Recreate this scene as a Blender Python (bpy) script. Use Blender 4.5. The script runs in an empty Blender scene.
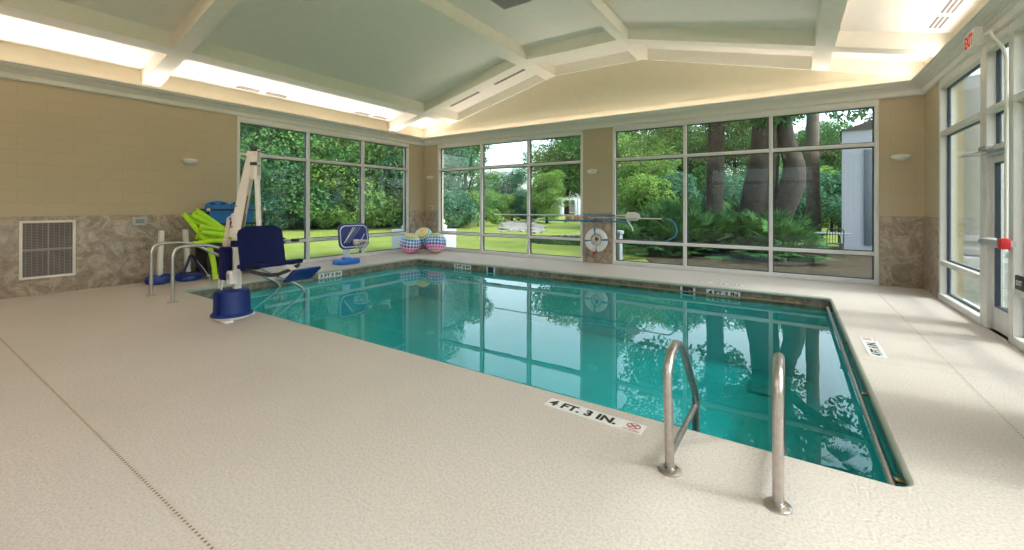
import bpy, bmesh, math, random
from math import sin, cos, pi, radians, sqrt, atan2
from mathutils import Vector, Matrix, geometry

random.seed(7)
S = bpy.context.scene
COL = S.collection

# ------------------------------------------------------------------ dimensions (metres, camera foot at origin)
XL, YB, XR, YR = -9.795, 9.809, 1.902, -3.2
ZC = 3.284            # underside of the crown moulding
ZT = 1.219            # top of the stone wainscot
CAMH = 1.404
PX0, PX1, PY0, PY1 = -8.35, 0.53, 2.83, 8.10   # pool
WZ = -0.165           # water level
GZ = -0.25            # garden level


def soffit(x):
    if x <= -5.08:
        return 3.58 + .25 * (x - XL)
    if x <= -2.83:
        return 3.58 + .25 * (-5.08 - XL)
    return 3.58 + .25 * (-5.08 - XL) - .25 * (x + 2.83)


# ------------------------------------------------------------------ node helpers
def new_mat(name):
    m = bpy.data.materials.new(name)
    m.use_nodes = True
    nt = m.node_tree
    for n in list(nt.nodes):
        nt.nodes.remove(n)
    out = nt.nodes.new('ShaderNodeOutputMaterial')
    return m, nt, out


def nd(nt, kind, **kw):
    n = nt.nodes.new('ShaderNode' + kind)
    for k, v in kw.items():
        if k in n.inputs.keys():
            n.inputs[k].default_value = v
        else:
            setattr(n, k, v)
    return n


def ramp(nt, fac, stops, interp='LINEAR'):
    r = nt.nodes.new('ShaderNodeValToRGB')
    r.color_ramp.interpolation = interp
    el = r.color_ramp.elements
    while len(el) > 1:
        el.remove(el[0])
    el[0].position = stops[0][0]
    el[0].color = (*stops[0][1], 1)
    for p, c in stops[1:]:
        e = el.new(p)
        e.color = (*c, 1)
    nt.links.new(fac, r.inputs[0])
    return r


def simple(name, col, rough=.5, metal=0.0, noise=0.06, nscale=8.0, bump=0.0, bscale=60.0, spec=.5, coat=0.0):
    """principled surface with a little procedural mottling"""
    m, nt, out = new_mat(name)
    b = nd(nt, 'BsdfPrincipled', Roughness=rough, Metallic=metal)
    b.inputs['Specular IOR Level'].default_value = spec
    b.inputs['Coat Weight'].default_value = coat
    tc = nd(nt, 'TexCoord')
    n = nd(nt, 'TexNoise', Scale=nscale, Detail=4.0)
    nt.links.new(tc.outputs['Object'], n.inputs['Vector'])
    lo = tuple(max(0, c * (1 - noise)) for c in col)
    hi = tuple(min(1, c * (1 + noise)) for c in col)
    r = ramp(nt, n.outputs['Fac'], [(.3, lo), (.7, hi)])
    nt.links.new(r.outputs[0], b.inputs['Base Color'])
    if bump:
        n2 = nd(nt, 'TexNoise', Scale=bscale, Detail=3.0)
        nt.links.new(tc.outputs['Object'], n2.inputs['Vector'])
        bp = nd(nt, 'Bump', Strength=bump, Distance=.01)
        nt.links.new(n2.outputs['Fac'], bp.inputs['Height'])
        nt.links.new(bp.outputs[0], b.inputs['Normal'])
    nt.links.new(b.outputs[0], out.inputs[0])
    return m


M = {}
M['frame'] = simple('painted_aluminium', (.77, .755, .75), .4, noise=.03)
M['gasket'] = simple('dark_gasket', (.03, .045, .07), .4)
M['trim'] = simple('trim_paint', (.81, .785, .755), .45, noise=.02)
M['ceil'] = simple('ceiling_paint', (.92, .87, .815), .55, noise=.02)
M['beam'] = simple('beam_paint', (.92, .87, .79), .5, noise=.02)
M['tympanum'] = simple('gable_paint', (.80, .72, .56), .6, noise=.02)
M['steel'] = simple('brushed_steel', (.50, .46, .44), .28, 1.0, noise=.12, nscale=25)
M['white_plastic'] = simple('white_plastic', (.80, .78, .75), .4, noise=.03)
M['white_enamel'] = simple('white_enamel', (.80, .74, .70), .35, noise=.03)
M['grey_metal'] = simple('grey_metal', (.50, .51, .53), .4, .5)
M['black'] = simple('black_plastic', (.018, .018, .02), .45, noise=.2)
M['blue_fabric'] = simple('navy_vinyl', (.004, .008, .062), .7, noise=.15, bump=.15, bscale=120, spec=.2)
M['blue_plastic'] = simple('royal_blue_plastic', (.004, .021, .15), .45, noise=.1, spec=.3)
M['blue_bright'] = simple('bright_blue_plastic', (.015, .16, .62), .35, noise=.08)
M['blue_foam'] = simple('blue_foam', (.010, .15, .48), .7, noise=.1)
M['lime'] = simple('lime_foam', (.52, .84, .035), .7, noise=.1, nscale=20)
M['red'] = simple('red_plastic', (.62, .02, .03), .4)
M['rope'] = simple('white_rope', (.75, .72, .68), .8, noise=.1, nscale=40)
M['aqua_pole'] = simple('blue_pole', (.02, .20, .42), .35)
M['alu'] = simple('aluminium_pole', (.72, .73, .74), .3, .8)
M['brass'] = simple('bronze_fitting', (.40, .28, .16), .35, .8)
M['ink'] = simple('black_ink', (.012, .012, .014), .6)
M['red_ink'] = simple('red_ink', (.50, .05, .07), .6)
M['tile_white'] = simple('white_marker_tile', (.80, .80, .80), .3, noise=.03)
M['slot'] = simple('drain_plastic', (.60, .53, .46), .6)
M['dark'] = simple('dark_void', (.015, .014, .013), .8)
M['vent'] = simple('vent_louvre', (.42, .38, .38), .5)
M['grille_dark'] = simple('grille_mesh', (.16, .13, .12), .5)
M['stone_white'] = simple('white_column_paint', (.46, .48, .52), .5, noise=.02)
M['bark'] = simple('oak_bark', (.034, .026, .021), .9, noise=.45, nscale=6, bump=1.0, bscale=14)
M['bark_pale'] = simple('palm_bark', (.085, .07, .055), .9, noise=.4, nscale=8, bump=.8, bscale=12)
M['rock'] = simple('pale_rock', (.17, .16, .145), .9, noise=.25, nscale=3, bump=.6, bscale=12)
M['siding'] = simple('white_siding', (.42, .43, .50), .6, noise=.03)
M['roof'] = simple('roof_shingle', (.09, .08, .075), .9, noise=.2)
M['patio_metal'] = simple('patio_metal', (.03, .035, .035), .5, .3)
M['patio_top'] = simple('patio_top', (.13, .16, .16), .5)
M['post_blue'] = simple('post_base_blue', (.006, .035, .23), .45)
M['drain_hole'] = simple('drain_hole', (.22, .18, .14), .8)


def mat_deck():
    m, nt, out = new_mat('cool_deck')
    b = nd(nt, 'BsdfPrincipled', Roughness=.55)
    b.inputs['Specular IOR Level'].default_value = .35
    tc = nd(nt, 'TexCoord')
    n = nd(nt, 'TexNoise', Scale=.7, Detail=5.0)
    n2 = nd(nt, 'TexNoise', Scale=72.0, Detail=3.0, Roughness=.55)
    n3 = nd(nt, 'TexNoise', Scale=38.0, Detail=2.0)
    for x in (n, n2, n3):
        nt.links.new(tc.outputs['Object'], x.inputs['Vector'])
    r = ramp(nt, n.outputs['Fac'], [(.3, (.615, .553, .515)), (.7, (.665, .603, .565))])
    r2 = ramp(nt, n2.outputs['Fac'], [(.38, (.74, .74, .74)), (.58, (1.05, 1.05, 1.05))])
    mx = nd(nt, 'MixRGB', blend_type='MULTIPLY')
    mx.inputs[0].default_value = .55
    nt.links.new(r.outputs[0], mx.inputs[1])
    nt.links.new(r2.outputs[0], mx.inputs[2])
    nt.links.new(mx.outputs[0], b.inputs['Base Color'])
    ad = nd(nt, 'Math', operation='ADD')
    nt.links.new(n2.outputs['Fac'], ad.inputs[0])
    nt.links.new(n3.outputs['Fac'], ad.inputs[1])
    bp = nd(nt, 'Bump', Strength=.65, Distance=.007)
    nt.links.new(ad.outputs[0], bp.inputs['Height'])
    nt.links.new(bp.outputs[0], b.inputs['Normal'])
    nt.links.new(b.outputs[0], out.inputs[0])
    return m


def wall_vector(nt):
    """object coordinates unrolled along a wall: (x+y, z)"""
    tc = nd(nt, 'TexCoord')
    sp = nd(nt, 'SeparateXYZ')
    nt.links.new(tc.outputs['Object'], sp.inputs[0])
    ad = nd(nt, 'Math', operation='ADD')
    nt.links.new(sp.outputs[0], ad.inputs[0])
    nt.links.new(sp.outputs[1], ad.inputs[1])
    cb = nd(nt, 'CombineXYZ')
    nt.links.new(ad.outputs[0], cb.inputs[0])
    nt.links.new(sp.outputs[2], cb.inputs[1])
    return tc, cb


def mat_block():
    m, nt, out = new_mat('painted_block')
    b = nd(nt, 'BsdfPrincipled', Roughness=.55)
    tc, cb = wall_vector(nt)
    br = nd(nt, 'TexBrick', Scale=1.0)
    br.inputs['Mortar Size'].default_value = .005
    br.inputs['Mortar Smooth'].default_value = .6
    br.inputs['Brick Width'].default_value = .6096
    br.inputs['Row Height'].default_value = .2032
    br.inputs['Color1'].default_value = (.50, .42, .29, 1)
    br.inputs['Color2'].default_value = (.485, .407, .282, 1)
    br.inputs['Mortar'].default_value = (.43, .36, .245, 1)
    nt.links.new(cb.outputs[0], br.inputs['Vector'])
    nt.links.new(br.outputs['Color'], b.inputs['Base Color'])
    n = nd(nt, 'TexNoise', Scale=70.0, Detail=3.0)
    nt.links.new(tc.outputs['Object'], n.inputs['Vector'])
    ml = nd(nt, 'Math', operation='MULTIPLY_ADD')
    ml.inputs[1].default_value = -3.0
    nt.links.new(br.outputs['Fac'], ml.inputs[0])
    nt.links.new(n.outputs['Fac'], ml.inputs[2])
    bp = nd(nt, 'Bump', Strength=.25, Distance=.004)
    nt.links.new(ml.outputs[0], bp.inputs['Height'])
    nt.links.new(bp.outputs[0], b.inputs['Normal'])
    nt.links.new(b.outputs[0], out.inputs[0])
    return m


def mat_wainscot():
    m, nt, out = new_mat('marbled_tile')
    b = nd(nt, 'BsdfPrincipled', Roughness=.32)
    tc, cb = wall_vector(nt)
    w = nd(nt, 'TexNoise', Scale=3.2, Detail=7.0, Roughness=.62, Distortion=2.6)
    nt.links.new(tc.outputs['Object'], w.inputs['Vector'])
    v = nd(nt, 'TexNoise', Scale=9.0, Detail=6.0, Roughness=.7, Distortion=3.5)
    nt.links.new(tc.outputs['Object'], v.inputs['Vector'])
    r = ramp(nt, w.outputs['Fac'], [(.28, (.195, .155, .115)), (.5, (.36, .295, .23)), (.62, (.50, .425, .345)), (.75, (.325, .27, .21))])
    r2 = ramp(nt, v.outputs['Fac'], [(.35, (.72, .70, .68)), (.6, (1.08, 1.08, 1.08))])
    mx = nd(nt, 'MixRGB', blend_type='MULTIPLY')
    mx.inputs[0].default_value = .8
    nt.links.new(r.outputs[0], mx.inputs[1])
    nt.links.new(r2.outputs[0], mx.inputs[2])
    br = nd(nt, 'TexBrick', Scale=1.0)
    br.offset = 0.0
    br.inputs['Mortar Size'].default_value = .0016
    br.inputs['Brick Width'].default_value = .61
    br.inputs['Row Height'].default_value = .61
    br.inputs['Color1'].default_value = (1, 1, 1, 1)
    br.inputs['Color2'].default_value = (1, 1, 1, 1)
    br.inputs['Mortar'].default_value = (.7, .7, .7, 1)
    nt.links.new(cb.outputs[0], br.inputs['Vector'])
    m2 = nd(nt, 'MixRGB', blend_type='MULTIPLY')
    m2.inputs[0].default_value = 1.0
    nt.links.new(mx.outputs[0], m2.inputs[1])
    nt.links.new(br.outputs['Color'], m2.inputs[2])
    nt.links.new(m2.outputs[0], b.inputs['Base Color'])
    nt.links.new(b.outputs[0], out.inputs[0])
    return m


def mat_slate():
    m, nt, out = new_mat('slate_waterline_tile')
    b = nd(nt, 'BsdfPrincipled', Roughness=.35)
    tc, cb = wall_vector(nt)
    br = nd(nt, 'TexBrick', Scale=1.0)
    br.offset = 0.0
    br.inputs['Mortar Size'].default_value = .004
    br.inputs['Brick Width'].default_value = .152
    br.inputs['Row Height'].default_value = .152
    br.inputs['Color1'].default_value = (.15, .115, .085, 1)
    br.inputs['Color2'].default_value = (.30, .25, .205, 1)
    br.inputs['Mortar'].default_value = (.24, .21, .18, 1)
    nt.links.new(cb.outputs[0], br.inputs['Vector'])
    n = nd(nt, 'TexNoise', Scale=14.0, Detail=6.0)
    nt.links.new(tc.outputs['Object'], n.inputs['Vector'])
    r = ramp(nt, n.outputs['Fac'], [(.3, (.55, .5, .45)), (.7, (1.4, 1.35, 1.3))])
    mx = nd(nt, 'MixRGB', blend_type='MULTIPLY')
    mx.inputs[0].default_value = 1.0
    nt.links.new(br.outputs['Color'], mx.inputs[1])
    nt.links.new(r.outputs[0], mx.inputs[2])
    nt.links.new(mx.outputs[0], b.inputs['Base Color'])
    nt.links.new(b.outputs[0], out.inputs[0])
    return m


def mat_glass(name='window_glass', tint=(.90, .955, .945), boost=1.0):
    m, nt, out = new_mat(name)
    t = nd(nt, 'BsdfTransparent')
    t.inputs[0].default_value = (*tint, 1)
    g = nd(nt, 'BsdfGlossy', Roughness=.0)
    g.inputs[0].default_value = (1, 1, 1, 1)
    f = nd(nt, 'Fresnel', IOR=1.45)
    ml = nd(nt, 'Math', operation='MULTIPLY')
    ml.inputs[1].default_value = boost
    nt.links.new(f.outputs[0], ml.inputs[0])
    mx = nd(nt, 'MixShader')
    nt.links.new(ml.outputs[0], mx.inputs[0])
    nt.links.new(t.outputs[0], mx.inputs[1])
    nt.links.new(g.outputs[0], mx.inputs[2])
    nt.links.new(mx.outputs[0], out.inputs[0])
    return m


def mat_water():
    m, nt, out = new_mat('pool_water_surface')
    t = nd(nt, 'BsdfTransparent')
    t.inputs[0].default_value = (.26, .84, .87, 1)
    g = nd(nt, 'BsdfGlossy', Roughness=.0)
    g.inputs[0].default_value = (.94, 1, 1, 1)
    tc = nd(nt, 'TexCoord')
    n = nd(nt, 'TexNoise', Scale=1.6, Detail=2.0)
    nt.links.new(tc.outputs['Object'], n.inputs['Vector'])
    bp = nd(nt, 'Bump', Strength=.06, Distance=.02)
    nt.links.new(n.outputs['Fac'], bp.inputs['Height'])
    f = nd(nt, 'Fresnel', IOR=1.40)
    nt.links.new(bp.outputs[0], g.inputs['Normal'])
    nt.links.new(bp.outputs[0], f.inputs['Normal'])
    geo = nd(nt, 'NewGeometry')
    inv = nd(nt, 'Math', operation='SUBTRACT')
    inv.inputs[0].default_value = 1.0
    nt.links.new(geo.outputs['Backfacing'], inv.inputs[1])
    ml = nd(nt, 'Math', operation='MULTIPLY')
    nt.links.new(f.outputs[0], ml.inputs[0])
    nt.links.new(inv.outputs[0], ml.inputs[1])
    mx = nd(nt, 'MixShader')
    nt.links.new(ml.outputs[0], mx.inputs[0])
    nt.links.new(t.outputs[0], mx.inputs[1])
    nt.links.new(g.outputs[0], mx.inputs[2])
    nt.links.new(mx.outputs[0], out.inputs[0])
    return m


def mat_pond():
    m, nt, out = new_mat('pond_water_surface')
    b = nd(nt, 'BsdfPrincipled', Roughness=.03)
    b.inputs['Base Color'].default_value = (.012, .022, .018, 1)
    tc = nd(nt, 'TexCoord')
    n = nd(nt, 'TexNoise', Scale=2.5, Detail=2.0)
    nt.links.new(tc.outputs['Object'], n.inputs['Vector'])
    bp = nd(nt, 'Bump', Strength=.05, Distance=.02)
    nt.links.new(n.outputs['Fac'], bp.inputs['Height'])
    nt.links.new(bp.outputs[0], b.inputs['Normal'])
    nt.links.new(b.outputs[0], out.inputs[0])
    return m


def mat_ground(name, stops, scale=1.2, bump=.5, bscale=25):
    m, nt, out = new_mat(name)
    b = nd(nt, 'BsdfPrincipled', Roughness=.9)
    b.inputs['Specular IOR Level'].default_value = .15
    tc = nd(nt, 'TexCoord')
    n = nd(nt, 'TexNoise', Scale=scale, Detail=9.0, Roughness=.7)
    nt.links.new(tc.outputs['Object'], n.inputs['Vector'])
    r = ramp(nt, n.outputs['Fac'], stops)
    nt.links.new(r.outputs[0], b.inputs['Base Color'])
    n2 = nd(nt, 'TexNoise', Scale=bscale, Detail=4.0)
    nt.links.new(tc.outputs['Object'], n2.inputs['Vector'])
    bp = nd(nt, 'Bump', Strength=bump, Distance=.05)
    nt.links.new(n2.outputs['Fac'], bp.inputs['Height'])
    nt.links.new(bp.outputs[0], b.inputs['Normal'])
    nt.links.new(b.outputs[0], out.inputs[0])
    return m


def mat_leaf(name, lo, hi, trans=.35):
    m, nt, out = new_mat(name)
    tc = nd(nt, 'TexCoord')
    n = nd(nt, 'TexNoise', Scale=1.1, Detail=3.0)
    nt.links.new(tc.outputs['Object'], n.inputs['Vector'])
    wn = nd(nt, 'TexWhiteNoise')
    geo = nd(nt, 'NewGeometry')
    try:
        nt.links.new(geo.outputs['Random Per Island'], wn.inputs['Vector'])
    except Exception:
        pass
    mixf = nd(nt, 'Math', operation='MULTIPLY_ADD')
    mixf.inputs[1].default_value = .45
    nt.links.new(geo.outputs['Random Per Island'], mixf.inputs[0])
    nh = nd(nt, 'Math', operation='MULTIPLY')
    nh.inputs[1].default_value = .6
    nt.links.new(n.outputs['Fac'], nh.inputs[0])
    nt.links.new(nh.outputs[0], mixf.inputs[2])
    r = ramp(nt, mixf.outputs[0], [(.2, lo), (.85, hi)])
    d = nd(nt, 'BsdfDiffuse')
    t = nd(nt, 'BsdfTranslucent')
    nt.links.new(r.outputs[0], d.inputs[0])
    nt.links.new(r.outputs[0], t.inputs[0])
    mx = nd(nt, 'MixShader')
    mx.inputs[0].default_value = trans
    nt.links.new(d.outputs[0], mx.inputs[1])
    nt.links.new(t.outputs[0], mx.inputs[2])
    nt.links.new(mx.outputs[0], out.inputs[0])
    return m


def mat_ball():
    m, nt, out = new_mat('beach_ball_vinyl')
    uv = nd(nt, 'UVMap')
    sp = nd(nt, 'SeparateXYZ')
    nt.links.new(uv.outputs[0], sp.inputs[0])

    def mth(op, a, bval=None, blink=None):
        x = nd(nt, 'Math', operation=op)
        nt.links.new(a, x.inputs[0])
        if bval is not None:
            x.inputs[1].default_value = bval
        if blink is not None:
            nt.links.new(blink, x.inputs[1])
        return x.outputs[0]
    u = mth('MULTIPLY', sp.outputs[0], 20.0)
    v = mth('MULTIPLY', sp.outputs[1], 10.0)
    fu = mth('SUBTRACT', mth('FRACT', u), .5)
    fv = mth('SUBTRACT', mth('FRACT', v), .5)
    d = mth('SQRT', mth('ADD', mth('POWER', mth('ABSOLUTE', fu), 2.0), blink=mth('POWER', mth('ABSOLUTE', fv), 2.0)))
    dot = mth('LESS_THAN', d, .41)
    row = mth('DIVIDE', mth('FLOOR', v), 10.0)
    c = ramp(nt, row, [(0, (.85, .25, .01)), (.15, (.80, .10, .45)), (.35, (.32, .02, .45)),
                       (.45, (.01, .28, .70)), (.55, (.01, .28, .70)), (.65, (.30, .55, .01)), (.75, (.85, .62, .01)), (.95, (.85, .62, .01))], 'CONSTANT')
    mx = nd(nt, 'MixRGB')
    mx.inputs[1].default_value = (.68, .68, .71, 1)
    nt.links.new(dot, mx.inputs[0])
    nt.links.new(c.outputs[0], mx.inputs[2])
    b = nd(nt, 'BsdfPrincipled', Roughness=.18)
    nt.links.new(mx.outputs[0], b.inputs['Base Color'])
    nt.links.new(b.outputs[0], out.inputs[0])
    return m


def mat_emit(name, col, strength):
    m, nt, out = new_mat(name)
    e = nd(nt, 'Emission', Strength=strength)
    e.inputs[0].default_value = (*col, 1)
    nt.links.new(e.outputs[0], out.inputs[0])
    return m


M['deck'] = mat_deck()
M['block'] = mat_block()
M['wainscot'] = mat_wainscot()
M['slate'] = mat_slate()
M['glass'] = mat_glass(boost=.55)
M['water'] = mat_water()
M['pond'] = mat_pond()
M['plaster'] = simple('pool_plaster', (.18, .50, .51), .7, noise=.05, nscale=2.0)
M['plaster_edge'] = simple('step_edge_tile', (.06, .10, .12), .5)
M['coping'] = simple('coping_face', (.44, .48, .42), .5, noise=.06, nscale=12)
M['lawn'] = mat_ground('lawn_grass', [(.3, (.100, .140, .024)), (.55, (.155, .195, .038)), (.75, (.205, .225, .07))], .8, .6, 30)
M['mulch'] = mat_ground('leaf_litter', [(.3, (.016, .010, .007)), (.5, (.046, .034, .022)), (.7, (.068, .070, .034))], 3.0, 1.0, 18)
M['leaf_a'] = mat_leaf('leaf_dark_green', (.020, .070, .038), (.14, .29, .085))
M['leaf_b'] = mat_leaf('leaf_mid_green', (.038, .105, .036), (.26, .41, .10))
M['leaf_c'] = mat_leaf('leaf_blue_green', (.022, .075, .060), (.12, .26, .14))
M['leaf_palm'] = mat_leaf('palm_leaf', (.020, .068, .034), (.095, .21, .065), .25)
M['flower'] = simple('red_flower', (.42, .10, .15), .7, noise=.3)
M['ball'] = mat_ball()
M['backboard'] = None


# ------------------------------------------------------------------ mesh builder
class MB:
    def __init__(s):
        s.bm = bmesh.new()

    def box(s, x0, x1, y0, y1, z0, z1, bevel=0.0, seg=2, mtx=None):
        t = bmesh.new()
        bmesh.ops.create_cube(t, size=1.0)
        for v in t.verts:
            v.co = Vector(((x0 + x1) / 2 + v.co.x * (x1 - x0), (y0 + y1) / 2 + v.co.y * (y1 - y0), (z0 + z1) / 2 + v.co.z * (z1 - z0)))
        if bevel:
            bmesh.ops.bevel(t, geom=list(t.edges), offset=bevel, segments=seg, affect='EDGES', profile=.5)
        return s._merge(t, mtx)

    def _merge(s, t, mtx=None):
        if mtx is not None:
            t.transform(mtx)
        me = bpy.data.meshes.new('tmp')
        t.to_mesh(me)
        t.free()
        s.bm.from_mesh(me)
        bpy.data.meshes.remove(me)
        return s

    def prism(s, poly, axis, a, b, bevel=0.0, mtx=None):
        """extrude a 2-D polygon along x, y or z between a and b"""
        t = bmesh.new()

        def P(p, h):
            if axis == 'y':
                return Vector((p[0], h, p[1]))
            if axis == 'x':
                return Vector((h, p[0], p[1]))
            return Vector((p[0], p[1], h))
        A = [t.verts.new(P(p, a)) for p in poly]
        B = [t.verts.new(P(p, b)) for p in poly]
        n = len(poly)
        t.faces.new(A)
        t.faces.new(B[::-1])
        for i in range(n):
            t.faces.new((A[i], B[i], B[(i + 1) % n], A[(i + 1) % n]))
        bmesh.ops.recalc_face_normals(t, faces=list(t.faces))
        if bevel:
            bmesh.ops.bevel(t, geom=list(t.edges), offset=bevel, segments=2, affect='EDGES', profile=.5)
        return s._merge(t, mtx)

    def tube(s, pts, r, n=12, radii=None, cap=True):
        pts = [Vector(p) for p in pts]
        T = []
        for i in range(len(pts)):
            if i == 0:
                d = pts[1] - pts[0]
            elif i == len(pts) - 1:
                d = pts[-1] - pts[-2]
            else:
                d = (pts[i] - pts[i - 1]).normalized() + (pts[i + 1] - pts[i]).normalized()
            T.append(d.normalized() if d.length > 1e-9 else Vector((0, 0, 1)))
        up = Vector((0, 0, 1)) if abs(T[0].z) < .9 else Vector((1, 0, 0))
        N = (up - T[0] * up.dot(T[0])).normalized()
        rings = []
        for i, p in enumerate(pts):
            N = (N - T[i] * N.dot(T[i])).normalized()
            Bn = T[i].cross(N)
            rr = radii[i] if radii else r
            rings.append([s.bm.verts.new(p + (N * cos(2 * pi * k / n) + Bn * sin(2 * pi * k / n)) * rr) for k in range(n)])
        for a, b in zip(rings, rings[1:]):
            for k in range(n):
                s.bm.faces.new((a[k], a[(k + 1) % n], b[(k + 1) % n], b[k]))
        if cap:
            s.bm.faces.new(rings[0][::-1])
            s.bm.faces.new(rings[-1])
        return s

    def lathe(s, prof, c=(0, 0, 0), n=24, axis='z'):
        """profile of (radius, height), closed with caps"""
        rings = []
        for r, h in prof:
            ring = []
            for k in range(n):
                a = 2 * pi * k / n
                x, y = r * cos(a), r * sin(a)
                if axis == 'z':
                    p = (x, y, h)
                elif axis == 'y':
                    p = (x, h, y)
                else:
                    p = (h, x, y)
                ring.append(s.bm.verts.new(Vector(c) + Vector(p)))
            rings.append(ring)
        fs = []
        for a, b in zip(rings, rings[1:]):
            for k in range(n):
                fs.append(s.bm.faces.new((a[k], a[(k + 1) % n], b[(k + 1) % n], b[k])))
        fs.append(s.bm.faces.new(rings[0][::-1]))
        fs.append(s.bm.faces.new(rings[-1]))
        bmesh.ops.recalc_face_normals(s.bm, faces=fs)
        return s

    def torus(s, c, R, r, axis='y', n=40, m=14, a0=0, a1=2 * pi):
        full = abs(a1 - a0 - 2 * pi) < 1e-6
        rings = []
        cnt = n if full else n + 1
        for i in range(cnt):
            a = a0 + (a1 - a0) * i / n
            ring = []
            for k in range(m):
                b = 2 * pi * k / m
                q = R + r * cos(b)
                x, z, h = q * cos(a), q * sin(a), r * sin(b)
                p = {'y': (x, h, z), 'z': (x, z, h), 'x': (h, x, z)}[axis]
                ring.append(s.bm.verts.new(Vector(c) + Vector(p)))
            rings.append(ring)
        pairs = list(zip(rings, rings[1:] + ([rings[0]] if full else [])))
        fs = []
        for a, b in pairs:
            for k in range(m):
                fs.append(s.bm.faces.new((a[k], a[(k + 1) % m], b[(k + 1) % m], b[k])))
        if not full:
            fs.append(s.bm.faces.new(rings[0][::-1]))
            fs.append(s.bm.faces.new(rings[-1]))
        bmesh.ops.recalc_face_normals(s.bm, faces=fs)
        return s

    def ellipsoid(s, c, rx, ry, rz, u=20, v=12):
        t = bmesh.new()
        bmesh.ops.create_uvsphere(t, u_segments=u, v_segments=v, radius=1.0)
        for q in t.verts:
            q.co = Vector((c[0] + q.co.x * rx, c[1] + q.co.y * ry, c[2] + q.co.z * rz))
        return s._merge(t)

    def face(s, pts):
        s.bm.faces.new([s.bm.verts.new(Vector(p)) for p in pts])
        return s

    def xform(s, mtx):
        s.bm.transform(mtx)
        return s

    def build(s, name, mat, parent=None, smooth=True, angle=35, loc=None):
        if smooth:
            s.bm.normal_update()
            for f in s.bm.faces:
                f.smooth = True
            ca = cos(radians(angle))
            for e in s.bm.edges:
                if len(e.link_faces) == 2:
                    if e.link_faces[0].normal.dot(e.link_faces[1].normal) < ca:
                        e.smooth = False
        me = bpy.data.meshes.new(name)
        s.bm.to_mesh(me)
        s.bm.free()
        me.materials.append(mat)
        o = bpy.data.objects.new(name, me)
        COL.objects.link(o)
        if parent is not None:
            o.parent = parent
        if loc is not None:
            o.location = loc
        return o


def fillet(pts, r, n=7):
    """round the corners of a polyline"""
    pts = [Vector(p) for p in pts]
    out = [pts[0]]
    for i in range(1, len(pts) - 1):
        p = pts[i]
        a = (pts[i - 1] - p)
        b = (pts[i + 1] - p)
        rr = min(r, a.length * .48, b.length * .48)
        A = p + a.normalized() * rr
        B = p + b.normalized() * rr
        for k in range(n + 1):
            t = k / n
            out.append(A * (1 - t) ** 2 + p * 2 * t * (1 - t) + B * t * t)
    out.append(pts[-1])
    return out


def catmull(pts, n=6):
    P = [Vector(p) for p in pts]
    P = [P[0] * 2 - P[1]] + P + [P[-1] * 2 - P[-2]]
    out = []
    for i in range(1, len(P) - 2):
        a, b, c, d = P[i - 1:i + 3]
        for k in range(n):
            t = k / n
            out.append(.5 * ((2 * b) + (c - a) * t + (2 * a - 5 * b + 4 * c - d) * t * t + (3 * b - a - 3 * c + d) * t ** 3))
    out.append(P[-2])
    return out


def tag(o, label=None, cat=None, group=None, kind=None):
    if label:
        o['label'] = label
    if cat:
        o['category'] = cat
    if group:
        o['group'] = group
    if kind:
        o['kind'] = kind
    return o


def empty(name, loc=(0, 0, 0), rz=0.0, **kw):
    o = bpy.data.objects.new(name, None)
    o.empty_display_size = .1
    COL.objects.link(o)
    o.location = loc
    o.rotation_euler = (0, 0, rz)
    return tag(o, **kw)


def children(o):
    return [c for c in bpy.data.objects if c.parent == o]


def copy_tree(o, parent=None):
    c = o.copy()
    COL.objects.link(c)
    if parent is not None:
        c.parent = parent
    for ch in children(o):
        copy_tree(ch, c)
    return c


def basis(right, up, loc):
    r, u = Vector(right), Vector(up)
    n = r.cross(u)
    m = Matrix.Identity(4)
    for i in range(3):
        m[i][0], m[i][1], m[i][2], m[i][3] = r[i], u[i], n[i], loc[i]
    return m


def text_mesh(body, width, height, bold=.02):
    """flat lettering fitted to width x height, centred on the origin"""
    cu = bpy.data.curves.new('txt', 'FONT')
    cu.body = body
    cu.size = 1.0
    cu.offset = .008
    if bold:
        cu.bevel_depth = bold
        cu.bevel_resolution = 0
        cu.fill_mode = 'FRONT'
    cu.align_x = 'LEFT'
    cu.extrude = .0
    ob = bpy.data.objects.new('txt', cu)
    COL.objects.link(ob)
    dg = bpy.context.evaluated_depsgraph_get()
    dg.update()
    me = bpy.data.meshes.new_from_object(ob.evaluated_get(dg))
    bpy.data.objects.remove(ob)
    bpy.data.curves.remove(cu)
    xs = [v.co.x for v in me.vertices]
    ys = [v.co.y for v in me.vertices]
    x0, x1, y0, y1 = min(xs), max(xs), min(ys), max(ys)
    for v in me.vertices:
        v.co.x = ((v.co.x - x0) / (x1 - x0) - .5) * width
        v.co.y = ((v.co.y - y0) / (y1 - y0) - .5) * height
        v.co.z = v.co.z * .0004
    return me


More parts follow.
